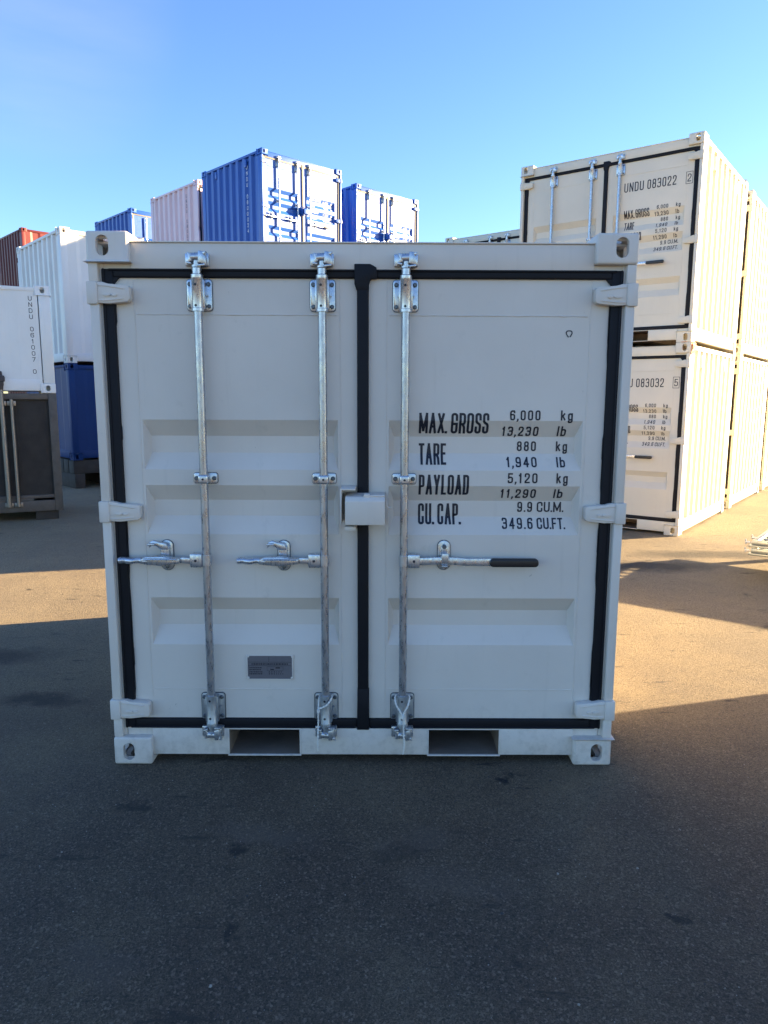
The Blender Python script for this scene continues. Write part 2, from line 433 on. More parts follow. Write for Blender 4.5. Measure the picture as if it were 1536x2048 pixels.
def door_mesh(d):
    x0, x1, a, b = DOORS[d]; z0, z1 = 0.200, 2.086; mb = MB()
    xs = [x0, a, b, x1]; zs = sorted([z0, z1]+[t[0] for t in TROUGHS]+[t[3] for t in TROUGHS])
    V = {}
    def vv(x, y, z):
        k = (round(x, 5), round(y, 5), round(z, 5))
        if k not in V: V[k] = mb.bm.verts.new((x, y, z))
        return V[k]
    for i in range(3):
        for j in range(len(zs)-1):
            if i == 1 and any(abs(zs[j]-t[3]) < 1e-6 for t in TROUGHS): continue
            mb.face([vv(xs[i], DY, zs[j]), vv(xs[i+1], DY, zs[j]), vv(xs[i+1], DY, zs[j+1]), vv(xs[i], DY, zs[j+1])])
    for t in TROUGHS:
        o = [vv(a, DY, t[3]), vv(b, DY, t[3]), vv(b, DY, t[0]), vv(a, DY, t[0])]
        y = DY+TD; n = [vv(a+ENDS, y, t[2]), vv(b-ENDS, y, t[2]), vv(b-ENDS, y, t[1]), vv(a+ENDS, y, t[1])]
        for k in range(4): mb.face([o[k], o[(k+1) % 4], n[(k+1) % 4], n[k]])
        mb.face(n)
    # edge return and back
    yb = DY+0.05
    c = [(x0, z0), (x1, z0), (x1, z1), (x0, z1)]
    for k in range(4):
        p, r_ = c[k], c[(k+1) % 4]
        if k in (0, 2): seq = [x for x in xs if 1]; 
        mb.poly([(p[0], DY, p[1]), (r_[0], DY, r_[1]), (r_[0], yb, r_[1]), (p[0], yb, p[1])])
    bmesh.ops.bevel(mb.bm, geom=[e for e in mb.bm.edges if len(e.link_faces) == 2 and 0.3 < e.calc_face_angle(0)], offset=0.004, segments=2, affect='EDGES', profile=0.5)
    # welded panel seams
    L, Rr = a-0.011, b+0.011
    weld(mb, [(L+.012, 1.943), (Rr-.012, 1.942)]); weld(mb, [(L+.01, 0.337), (Rr-.01, 0.334)], 0.0026)
    for xx in (L, Rr):
        weld(mb, [(xx, 0.214), (xx, 2.080)], 0.0022)
    return mb.mesh('door', 14)

def gasket_mesh(d):
    mb = MB(); x0, x1 = DOORS[d][:2]; s = -1 if d == 'L' else 1
    y0, y1 = 0.029, 0.075
    def strip(xa, xb, za, zb, yy=y0): mb.box(xa, xb, yy, y1, za, zb, 0.007, seg=3)
    xo = sorted((s*1.007, s*1.049))
    strip(xo[0], xo[1], 0.160, 2.120)
    xl = sorted((s*1.040, s*1.0525)); strip(xl[0], xl[1], 0.159, 2.121, y0-.006)
    rnd = random.Random(2 if s > 0 else 8)
    for k in range(9):
        z = rnd.uniform(.3, 1.95); h_ = rnd.uniform(.03, .16); e_ = rnd.uniform(.002, .0045)
        mb.prism([(s*1.008, z-h_), (s*(1.007-e_), z-h_*.6), (s*(1.007-e_*.8), z+h_*.5), (s*1.008, z+h_)], y0+.006, y1)
    xi2 = sorted((s*.03, s*1.03)); strip(xi2[0], xi2[1], 2.110, 2.1205, y0-.005); strip(xi2[0], xi2[1], 0.159, 0.169, y0-.005)
    xi = sorted((s*0.024, s*1.008))
    strip(xi[0], xi[1], 2.0855, 2.1185, y0+.001); strip(xi[0], xi[1], 0.162, 0.2015, y0+.001)
    # fillet corners and lip torn/folded at the hinges
    mb.prism([(s*1.008, 2.086), (s*0.985, 2.086), (s*1.008, 2.060)], y0+.003, y1)
    if d == 'R':
        mb.box(-0.0235, 0.0235, 0.022, y1, 0.165, 2.115, 0.007, seg=3)
        mb.prism([(-.034, 2.141), (.030, 2.141), (.055, 2.128), (.058, 2.084), (.032, 2.082), (.025, 2.062), (.025, 2.04), (-.026, 2.04), (-.034, 2.065)], 0.0205, y1, 0.003)
        mb.prism([(-.027, .155), (.027, .155), (.027, .34), (.0245, .345), (-.0245, .345)], 0.0212, y1, 0.002)
    return mb.mesh('gasket')

def hinge_mesh(s, zc):
    mb = MB()
    # strap, tapering towards the door, with a raised spine
    pts = [(1.105, .042), (1.045, .043), (1.02, .036), (.945, .030), (.936, .022), (.936, -.024), (.945, -.034), (1.02, -.042), (1.06, -.040), (1.105, -.042)]
    mb.prism([(s*x, zc+z) for x, z in pts], 0.004, 0.044, 0.004)
    mb.prism([(s*x, zc+z) for x, z in [(1.062, .033), (1.03, .031), (.955, .019), (.955, .014), (1.03, .025), (1.062, .027)]], 0.0008, 0.010, 0.002)
    mb.prism([(s*x, zc+z) for x, z in [(1.062, -.026), (1.03, -.026), (.960, -.020), (.960, -.025), (1.03, -.032), (1.062, -.032)]], 0.0008, 0.010, 0.002)
    mb.prism([(s*x, zc+z) for x, z in [(1.106, .0445), (1.068, .0445), (1.062, .040), (1.062, -.040), (1.068, -.0445), (1.106, -.0445)]], -0.003, 0.046, 0.004)
    for xx, w in ((1.025, .016), (.995, .011)):
        mb.prism([(s*(xx+w*math.cos(t)), zc-.008+.006*math.sin(t)) for t in [2*math.pi*k/12 for k in range(12)]], -0.0015, 0.004, 0.001)
    # pin knuckle above and below
    mb.tube([(s*1.072, 0.022, zc-.052), (s*1.072, 0.022, zc+.052)], 0.012, 12)
    return mb.mesh('hinge')

def castings_mesh(sx, sy, sz, W, L, H):
    """hollow corner casting with an oval hole in front, side and top (or bottom)"""
    mb = MB(); w, d, h = 0.168, 0.178, 0.120
    X = sorted((sx*W/2, sx*(W/2-w))); Y = (0, d) if sy < 0 else (L-d, L); Z = (H-h, H) if sz > 0 else (0.0, h+0.006)
    bm = mb.bm; t = 0.026
    cx, cy, cz = sum(X)/2, sum(Y)/2, sum(Z)/2
    holes = {}
    ox = cx+sx*0.018; oz = cz+(0.004 if sz > 0 else -0.002)
    def oval(u0, v0, a, b, n=10):
        P = []
        s_ = b-a
        for k in range(2*n):
            th = 2*math.pi*(k+.5)/(2*n); P.append((u0+a*math.cos(th), v0+(s_ if math.sin(th) > 0 else -s_)+a*math.sin(th)))
        return P
    def shell(x, y, z, inner):
        v = {(i, j, k): bm.verts.new((x[i], y[j], z[k])) for i in (0, 1) for j in (0, 1) for k in (0, 1)}
        fs = {'x0': [(0,0,0),(0,1,0),(0,1,1),(0,0,1)], 'x1': [(1,0,0),(1,1,0),(1,1,1),(1,0,1)], 'y0': [(0,0,0),(1,0,0),(1,0,1),(0,0,1)],
              'y1': [(0,1,0),(1,1,0),(1,1,1),(0,1,1)], 'z0': [(0,0,0),(1,0,0),(1,1,0),(0,1,0)], 'z1': [(0,0,1),(1,0,1),(1,1,1),(0,1,1)]}
        hx = 'x1' if sx > 0 else 'x0'; hy = 'y0' if sy < 0 else 'y1'; hz = 'z1' if sz > 0 else 'z0'
        rings = {}
        for n_, idx in fs.items():
            c = [v[i] for i in idx]
            if n_ in (hx, hy, hz):
                if n_ == hy: ring = [bm.verts.new((p, c[0].co.y, q_)) for p, q_ in oval(ox, oz, 0.0255, 0.040)]
                elif n_ == hx: ring = [bm.verts.new((c[0].co.x, p, q_)) for p, q_ in oval(cy, oz, 0.026, 0.038)]
                else: ring = [bm.verts.new((q_, p, c[0].co.z)) if 0 else bm.verts.new((p, q_, c[0].co.z)) for p, q_ in oval(cx, cy, 0.031, 0.060)]
                es = []
                for L_ in (c, ring):
                    for a, b in zip(L_, L_[1:]+L_[:1]):
                        e = bm.edges.get((a, b)) or bm.edges.new((a, b)); es.append(e)
                bmesh.ops.triangle_fill(bm, use_beauty=True, edges=es); rings[n_] = ring
            else: bm.faces.new(c)
        return rings, list(v.values())
    r1, vo = shell(X, Y, Z, False)
    r2_, vi = shell((X[0]+t, X[1]-t), (Y[0]+t, Y[1]-t), (Z[0]+t, Z[1]-t), True)
    for k in r1:
        A, B = r1[k], r2_[k]; n = len(A)
        for i in range(n): bm.faces.new([A[i], A[(i+1) % n], B[(i+1) % n], B[i]])
    es = [e for e in bm.edges if e.verts[0] in vo and e.verts[1] in vo and e.calc_length() > 0.1 and len(e.link_faces) == 2 and e.calc_face_angle(0) > 0.5]
    bmesh.ops.bevel(bm, geom=es, offset=0.010, segments=3, affect='EDGES', profile=0.5)
    for f in bm.faces: f.material_index = 0
    return mb.mesh('corner_casting')

def corr(mb, axis, lo, hi, z0, z1, pos, sgn, depth=0.050, period=0.262, flat=0.084):
    """vertical trapezoid corrugation along an axis; pos = outer plane, sgn = outward direction"""
    n = max(1, round((hi-lo-flat)/period)); per = (hi-lo-flat)/n; sl = (per-2*flat)/2
    if sl < 0.02: sl = 0.02
    f = (per-2*sl)/2; prof = [(lo, 0)]
    u = lo
    u = lo+flat; prof.append((u, 0))
    for i in range(n):
        prof += [(u+sl, 1), (u+per-flat-sl, 1), (u+per-flat, 0), (u+per, 0)]; u += per
    prof[-1] = (hi, 0)
    V = []
    for u, d in prof:
        c = pos-sgn*depth*d
        p = (lambda z: (c, u, z)) if axis == 'y' else (lambda z: (u, c, z))
        V.append((mb.bm.verts.new(p(z0)), mb.bm.verts.new(p(z1))))
    for A, B in zip(V, V[1:]): mb.face([A[0], B[0], B[1], A[1]])
    return prof

def side_wall(s, W, L, H):
    mb = MB()
    if H < 2: corr(mb, 'y', 0.15, L-0.15, 0.10, H-0.05, s*(W/2-0.010), s, 0.010, 0.62, 0.24)
    else: corr(mb, 'y', 0.15, L-0.15, 0.10, H-0.05, s*(W/2-0.010), s)
    return mb.mesh('side_wall', 0, False)
def end_wall(W, L, H):
    mb = MB(); corr(mb, 'x', -W/2+0.10, W/2-0.10, 0.10, H-0.05, L-0.012, 1, 0.018, 0.42, 0.16)
    return mb.mesh('end_wall', 0, False)
def roof_mesh(W, L, H):
    mb = MB(); mb.box(-W/2+.03, W/2-.03, 0.06, L-.05, H-0.040, H-0.030)
    n = 7
    for i in range(n):
        y = 0.25+(L-.5)*i/(n-1); mb.prism([(-W/2+.15, H-.0305), (W/2-.15, H-.0305), (W/2-.2, H-.018), (-W/2+.2, H-.018)], y-.06, y+.06)
    return mb.mesh('roof')
def floor_mesh(W, L, H):
    mb = MB(); mb.box(-W/2+.06, W/2-.06, 0.12, L-.06, 0.158, 0.175); return mb.mesh('floor')
def post_mesh(s, f, W, L, H):
    mb = MB()
    xo = s*W/2; xi = s*(W/2-0.040)
    zb, zt = 0.126, H-0.120
    X = sorted((xo-s*0.002, xi))
    if f:
        # the front post is cut away at the hinge knuckles
        cuts = [zb]+[z for zc in HZ for z in (zc-.045, zc+.045)]+[zt]
        for a, b in zip(cuts[0::2], cuts[1::2]): mb.box(X[0], X[1], 0.008, 0.075, a, b, 0.004)
        X2 = sorted((s*(W/2-.006), s*(W/2-.052))); mb.box(X2[0], X2[1], 0.034, 0.16, zb, zt, 0.003)
    else:
        X2 = sorted((xo-s*.003, s*(W/2-.11))); mb.box(X2[0], X2[1], L-.14, L-.004, zb, zt, 0.006)
    return mb.mesh('corner_post')
HZ = [0.255, 1.132, 2.022]
def header_mesh(W, L, H):
    mb = MB(); mb.box(-W/2+.166, W/2-.166, 0.030, 0.12, H-0.141, H-0.040, 0.004)
    mb.box(-W/2+.167, W/2-.167, 0.024, 0.12, H-0.0395, H-0.034, 0.0015)
    # gusset plates running behind the castings
    for s in (-1, 1):
        X = sorted((s*(W/2-.04), s*(W/2-.17))); mb.box(X[0], X[1], 0.040, 0.1, H-0.141, H-0.121)
    return mb.mesh('door_header')
FP = [(-0.597, -0.279), (0.289, 0.607)]
def sill_mesh(W, L, H):
    mb = MB(); e = W/2-0.166
    for a, b in ((-e, FP[0][0]), (FP[0][1], FP[1][0]), (FP[1][1], e)): mb.box(a, b, 0.026, 0.10, 0.036, 0.1595, 0.003)
    for a, b in FP:
        mb.box(a-.004, b+.004, 0.020, 0.034, 0.032, 0.038, 0.002)
        mb.box(a-.0005, b+.0005, 0.027, 0.10, 0.1535, 0.1595)
        for x in (a, b): mb.box(x-.003, x+.003, 0.0235, 0.10, 0.040, 0.1545, 0.001)
    for s in (-1, 1):
        X = sorted((s*(W/2-.055), s*(W/2-.17))); mb.box(X[0], X[1], 0.036, 0.1, 0.126, 0.1594)
    return mb.mesh('door_sill')
def pocket_mesh(i, W, L, H):
    a, b = FP[i]; mb = MB(); y0, y1 = 0.030, L-0.10; z0, z1 = 0.0385, 0.1530
    a += .0032; b -= .0032
    P = [(a, z0), (b, z0), (b, z1), (a, z1)]
    for k in range(4):
        p, r_ = P[k], P[(k+1) % 4]
        mb.poly([(p[0], y0, p[1]), (r_[0], y0, r_[1]), (r_[0], y1, r_[1]), (p[0], y1, p[1])])
    mb.poly([(a, y0+.42, z0), (b, y0+.42, z0), (b, y0+.42, z1), (a, y0+.42, z1)])
    return mb.mesh('fork_pocket', 0, False)
def rail_mesh(s, top, W, L, H):
    mb = MB(); X = sorted((s*(W/2-.004), s*(W/2-.065)))
    if top: mb.box(X[0], X[1], 0.170, L-.170, H-0.075, H-0.026, 0.005)
    else: mb.box(X[0], X[1], 0.170, L-.170, 0.030, 0.175, 0.006)
    return mb.mesh('side_rail')
def erail_mesh(top, W, L, H):
    mb = MB()
    if top: mb.box(-W/2+.166, W/2-.166, L-.08, L-.006, H-0.10, H-0.034, 0.005)
    else: mb.box(-W/2+.166, W/2-.166, L-.08, L-.006, 0.036, 0.17, 0.005)
    return mb.mesh('end_rail')
def loops_mesh(s, y, W, L, H):
    mb = MB(); x = s*(W/2+.000)
    if 1:
        mb.box(*sorted((x-s*.03, x+s*.004)), y-.035, y+.035, H-.27, H-.12, 0.003)
    return mb.mesh('lashing_plate')

# --- locking gear
BARX = [-0.6625, -0.163, 0.1735]; BARY = 0.004
def bar_mesh():
    mb = MB(); mb.lathe([(0.0172, 0.2), (0.0172, 2.06)], 0, BARY, 24); return mb.mesh('locking_bar')
def upper_bracket(flip):
    mb = MB()
    def Z(z): return z if not flip else 2.276-z
    z0, z1 = sorted((Z(1.957), Z(2.080)))
    mb.prism(rrect(-.051, .051, z0, z1, .013), 0.036, 0.0445, 0.002)
    # dark seal line round the plate
    mb.mi = 1; mb.prism(rrect(-.0535, .0535, z0-.0025, z1+.0025, .015), 0.0405, 0.0452); mb.mi = 0
    # pressed saddle holding the sleeve
    mb.box(-.029, .029, 0.004, 0.040, z0+.004, z1-.004, 0.004)
    pr = [(.0245, Z(1.951)), (.0245, Z(1.962)), (.0222, Z(1.964)), (.0222, Z(2.072)), (.0235, Z(2.074)), (.0245, Z(2.082)), (.0245, Z(2.092)), (.0180, Z(2.096)), (.0180, Z(2.118)), (.0205, Z(2.121)), (.0205, Z(2.130))]
    if flip: pr = pr[::-1]
    mb.lathe(pr, 0, BARY, 28)
    mb.mi = 1
    for x in (-.038, .038):
        for z in (Z(1.974), Z(2.061)): mb.bolt(x, 0.036, z, 0.0088, 0.007)
    mb.mi = 2
    for z in (Z(1.972), Z(2.053)): mb.bolt(-.003, BARY-.0218, z, 0.0052, 0.0012)
    mb.mi = 0
    for x in (-.030, .033): mb.bolt(x, 0.030, Z(2.016), 0.0042, 0.010)
    return mb.mesh('bar_bracket')
def mid_bracket():
    mb = MB()
    mb.prism(rrect(-.050, .050, 1.251, 1.295, .010), 0.034, 0.0446, 0.002)
    mb.mi = 1; mb.prism(rrect(-.052, .052, 1.249, 1.297, .012), 0.0405, 0.0452); mb.mi = 0
    mb.box(-.021, .021, BARY-.021, 0.040, 1.254, 1.292, 0.008, seg=3)
    mb.mi = 1
    for x in (-.037, .037): mb.bolt(x, 0.034, 1.273, 0.0095, 0.008)
    mb.mi = 2; mb.bolt(0, BARY-.021, 1.273, 0.0048, 0.0015)
    return mb.mesh('bar_bracket')
def cam_mesh(flip):
    mb = MB(); c = 2.155
    def rot(z): return z
    def bx(x0, x1, y0, y1, z0, z1, ang=0, bev=.004):
        m = Matrix.Translation((0, 0, 0)); pv = Vector(((x0+x1)/2, (y0+y1)/2, (z0+z1)/2))
        m = Matrix.Translation(pv) @ Matrix.Rotation(ang, 4, 'Y') @ Matrix.Translation(-pv)
        mb.box(x0, x1, y0, y1, z0, z1, bev, mat=m)
    mb.tube([(0, BARY, 2.118), (0, BARY, 2.150)], 0.0150, 14)
    mb.tube([(-.020, BARY-.004, c+.004), (.016, BARY-.004, c+.006)], 0.0175, 14)     # cam body
    # cam jaws
    mb.prism([(.010, c-.018), (.034, c-.024), (.046, c-.030), (.042, c+.002), (.030, c+.026), (.012, c+.028)], BARY-.022, BARY+.014, .004)
    mb.prism([(.028, c+.020), (.044, c+.026), (.038, c+.010)], BARY-.026, BARY+.004, .002)
    mb.prism([(-.034, c-.020), (-.014, c-.012), (-.016, c+.018), (-.034, c+.022), (-.026, c+.002)], BARY-.020, BARY+.012, .003)
    bx(-.036, -.016, BARY-.024, BARY+.016, c-.024, c-.016, .2, .002)
    bx(.012, .040, BARY-.026, BARY+.016, c-.032, c-.024, -.1, .002)
    # keeper block welded on the rail behind
    mb.box(-.048, .048, 0.012, 0.032, c-.026, c+.022, .004)
    if flip:
        for v in mb.bm.verts: v.co.z = 2.304-v.co.z
    return mb.mesh('cam_lock')
def hub_mesh(s):
    mb = MB()
    mb.box(*sorted((s*.016, s*.068)), BARY-.020, BARY+.014, 0.898, 0.957, .006)
    mb.tube([(0, BARY, .905), (0, BARY, .950)], 0.0205, 18)
    mb.mi = 1; mb.bolt(s*.043, BARY-.020, .928, 0.0058, 0.002)
    return mb.mesh('handle_hub')
def handle_left():
    mb = MB(); y = BARY-.012
    mb.prism([(-.066, .914), (-.066, .940), (-.10, .942), (-.115, .936), (-.115, .918)], y-.006, y+.006, .003)
    # twisted flat blade
    mb.prism([(-.110, .917), (-.104, .938), (-.18, .948), (-.25, .946), (-.275, .932), (-.262, .913), (-.19, .907)], y-.020, y+.010, .005)
    mb.box(-.255, -.115, y-.036, y+.012, .935, .941, .003)
    # knurled grip
    P = [(-.235, y-.004, .927)]; n = 14
    P = [(-.24-.128*k/n, y-.004-.004*math.sin(k), .9275-.0015*math.sin(k*.9)) for k in range(n+1)]
    mb.tube(P, 0.0140, 12, taper=[1.0]+[1+.05*math.sin(k*2.6) for k in range(1, n)]+[.8])
    return mb.mesh('lock_handle')
def keeper_left():
    mb = MB(); cx = -.176
    mb.prism(rrect(cx-.026, cx+.026, .876, 1.006, .0255, 8), .037, .0446, .002)
    mb.mi = 1; mb.prism(rrect(cx-.0285, cx+.0285, .8735, 1.0085, .028, 8), .041, .0452); mb.mi = 0
    # lower hook under the handle
    mb.box(cx-.014, cx+.014, .000, .040, .905, .914, .002); mb.box(cx-.014, cx+.014, -.018, -.010, .905, .928, .002); mb.box(cx-.014, cx+.014, -.018, .006, .9045, .9105, .002)
    # swung-open latch
    mb.prism([(cx+.018, .972), (cx-.018, .972), (cx-.030, .985), (cx-.052, .992), (cx-.066, .978), (cx-.062, 1.004), (cx-.044, 1.014), (cx-.022, 1.006), (cx+.010, 1.000)], -.006, .010, .004)
    mb.box(cx-.064, cx-.034, -.030, .004, .996, 1.003, .002)
    mb.box(cx-.018, cx+.018, .006, .040, .940, .985, .004)
    mb.mi = 1; mb.bolt(cx+.002, .006, .985, .0085, .006); mb.bolt(cx, .037, .890, .007, .004)
    return mb.mesh('handle_keeper')
def handle_right():
    mb = MB(); y = BARY-.010; P = [(.064, .910), (.064, .941), (.135, .945), (.205, .945), (.265, .940), (.37, .940), (.37, .909), (.265, .908), (.205, .913), (.135, .914)]
    mb.prism(P, y-.005, y+.006, .002); return mb.mesh('lock_handle')
def grip_right():
    mb = MB(); mb.prism(rrect(.364, .570, .905, .940, .015, 6), BARY-.026, BARY+.004, .006, seg=3); return mb.mesh('handle_grip')
def keeper_right():
    mb = MB(); cx = .173
    mb.prism(rrect(cx-.0265, cx+.0265, .881, 1.008, .026, 8), .037, .0446, .002)
    mb.mi = 1; mb.prism(rrect(cx-.029, cx+.029, .8785, 1.0105, .0285, 8), .041, .0452); mb.mi = 0
    mb.box(cx-.016, cx+.016, -.030, .038, .944, .952, .002)                 # shelf over the handle
    mb.box(cx-.014, cx+.014, -.032, -.025, .926, .966, .003)
    mb.box(cx-.013, cx+.013, -.022, .040, .906, .911, .002)
    mb.box(cx-.013, cx+.013, .020, .040, .955, .985, .004)
    mb.mi = 1; mb.bolt(cx, .020, .985, .010, .006)
    return mb.mesh('handle_keeper')
def lockbox_mesh():
    mb = MB()
    P = [(-.105, 1.098), (-.105, 1.196), (-.088, 1.212), (.044, 1.216), (.044, 1.098)]
    b = bmesh.new(); x0, x1 = -.069, .093
    f = b.faces.new([b.verts.new((x0, y, z)) for y, z in P]); r = bmesh.ops.extrude_face_region(b, geom=[f])
    for v in [g for g in r['geom'] if isinstance(g, bmesh.types.BMVert)]: v.co.x = x1
    bmesh.ops.recalc_face_normals(b, faces=b.faces[:]); bmesh.ops.bevel(b, geom=b.edges[:], offset=.004, segments=2, affect='EDGES', profile=.5)
    mb.add(b)
    mb.prism(rrect(.006, .030, 1.208, 1.2235, .006), -.09, -.04, .002)
    weld(mb, [(.03, 1.2155), (.092, 1.2155)], .004, -.085)
    return mb.mesh('lock_box')
def lockbracket_mesh():
    mb = MB()
    mb.box(-.0905, -.0845, -.075, .046, 1.096, 1.240, .002); mb.box(-.0905, -.028, -.075, .046, 1.2365, 1.244, .002)
    mb.box(-.072, -.026, -.070, .046, 1.068, 1.085, .003)
    return mb.mesh('lock_bracket')
def hook_mesh():
    mb = MB(); P = [(.098, -.05, 1.19)]
    P = [(.094, -.06, 1.192), (.099, -.06, 1.190), (.1005, -.06, 1.178)]
    for k in range(7):
        t = math.pi+math.pi*k/6*0.86; P.append((.1115+.0108*math.cos(t), -.06, 1.174+.0108*math.sin(t)))
    mb.tube(P, .0026, 8); return mb.mesh('seal_hook')
def plate_mesh():
    mb = MB(); a, b, c, d = -.508, -.312, .384, .490
    mb.prism([(a+.012, d), (b-.006, d), (b, d-.008), (b, c+.010), (b-.008, c), (a+.01, c), (a, c+.012), (a, d-.01)], .0405, .0448)
    mb.mi = 1
    for x0, x1, z0, z1 in ((a-.004, b+.004, d-.0005, d+.003), (a-.004, b+.004, c-.003, c+.0005), (a-.004, a+.0005, c, d), (b-.0005, b+.004, c, d)):
        mb.box(x0, x1, .0392, .0446, z0, z1, .001)
    for x, z in ((a+.002, d-.002), (b+.002, d-.003), (a+.002, c+.005), (b-.001, c+.005)): mb.bolt(x, .041, z, .006, .004)
    mb.mi = 2; y = .0401
    def ln(x0, x1, z0, z1): mb.box(x0, x1, y, .0412, z0, z1)
    ln(-.4145, -.413, .462, .487); ln(a+.003, b-.003, .4605, .462); ln(a+.003, b-.003, .444, .4455)
    x = -.49
    while x < -.335:
        w = random.uniform(.004, .011); ln(x, x+w, .4495, .4555); x += w+.003
    for i, z in enumerate((.433, .424, .414, .405)):
        x = -.501; e = -.445-.004*(i % 2)
        while x < e: w = random.uniform(.003, .009); ln(x, x+w, z, z+.0045); x += w+.002
        if i > 1:
            x = -.415
            while x < -.355: w = random.uniform(.003, .007); ln(x, x+w, z, z+.0042); x += w+.0055
    ln(-.422, -.352, .4395, .4405); ln(-.422, -.352, .4215, .4225); ln(-.4225, -.4215, .422, .440); ln(-.3525, -.3515, .422, .440)
    ln(-.385, -.365, .432, .4375); ln(-.408, -.392, .425, .4300)
    return mb.mesh('data_plate')

WEIGHTS = [("MAX. GROSS", .235, .528, 1.462, 1.549, .0100, .12), ("TARE", .236, .352, 1.331, 1.420, .0100, .12), ("PAYLOAD", .236, .449, 1.202, 1.290, .0100, .14),
 ("CU. CAP.", .236, .418, 1.073, 1.162, .0100, .13)]
FIGS = [("6,000", .614, .741, 1.519, 1.561), ("13,230", .586, .740, 1.452, 1.493), ("880", .654, .735, 1.388, 1.430), ("1,940", .607, .736, 1.322, 1.364),
 ("5,120", .612, .738, 1.255, 1.298), ("11,290", .586, .737, 1.188, 1.229), ("9.9", .664, .728, 1.126, 1.170), ("349.6", .597, .729, 1.056, 1.101)]
UNITS = [("kg", .826, .876, 1.519, 1.561), ("lb", .820, .857, 1.452, 1.495), ("kg", .820, .868, 1.388, 1.430), ("lb", .820, .856, 1.322, 1.364),
 ("kg", .818, .866, 1.255, 1.298), ("lb", .814, .852, 1.188, 1.229), ("CU.M.", .748, .862, 1.126, 1.170), ("CU.FT.", .747, .867, 1.056, 1.101)]
def line_mesh(args):
    mb = MB(); text(mb, *args); drape(mb, 'R'); return mb.mesh('lettering', 0, False)
def check_box_mesh():
    mb = MB()
    ribbon(mb, [Vector(p) for p in ((.920, 1.744), (.990, 1.744), (.990, 1.870), (.920, 1.870))], True, .005, 0)
    drape(mb, 'R'); return mb.mesh('check_digit_box', 0, False)
def letters(number, check, ink, parent):
    lines = [w for w in WEIGHTS]+[(*f, .0066, .26) for f in FIGS]+[(*u, .0066, .26 if len(u[0]) == 2 else .14) for u in UNITS]
    if number: lines += [(number, .225, .815, 1.755, 1.858, .0115, .22), (check, .935, .975, 1.765, 1.848, .009, .2)]
    for l in lines: part('lettering', ('let', l), lambda: line_mesh(l), ink, parent)
    if number: part('check_digit_box', ('chk',), check_box_mesh, ink, parent)

def mark_mesh():
    mb = MB(); P = []
    for k in range(14):
        t = 2*math.pi*(k/14)*1.02-1.3; r = .0115+.0015*math.sin(3*t); P.append(Vector((.846+r*math.cos(t), 1.873+r*1.1*math.sin(t))))
    ribbon(mb, P, False, .0046, DY-.0012); return mb.mesh('scuff_mark', 0, False)

def side_text_mesh(s, string, yc, W, z_top, w=.052, h=.082, pitch=.118):
    mb = MB(); t = .0095
    if z_top < 1.5: w, h, pitch, t = .042, .056, .076, .007
    vtext(mb, string, 0, z_top, w, h, pitch, t)
    for v in mb.bm.verts:
        x, y, z = v.co
        v.co = Vector((s*(W/2-.010+.0015), yc+(x if s > 0 else -x), z))
    return mb.mesh('lettering', 0, False)

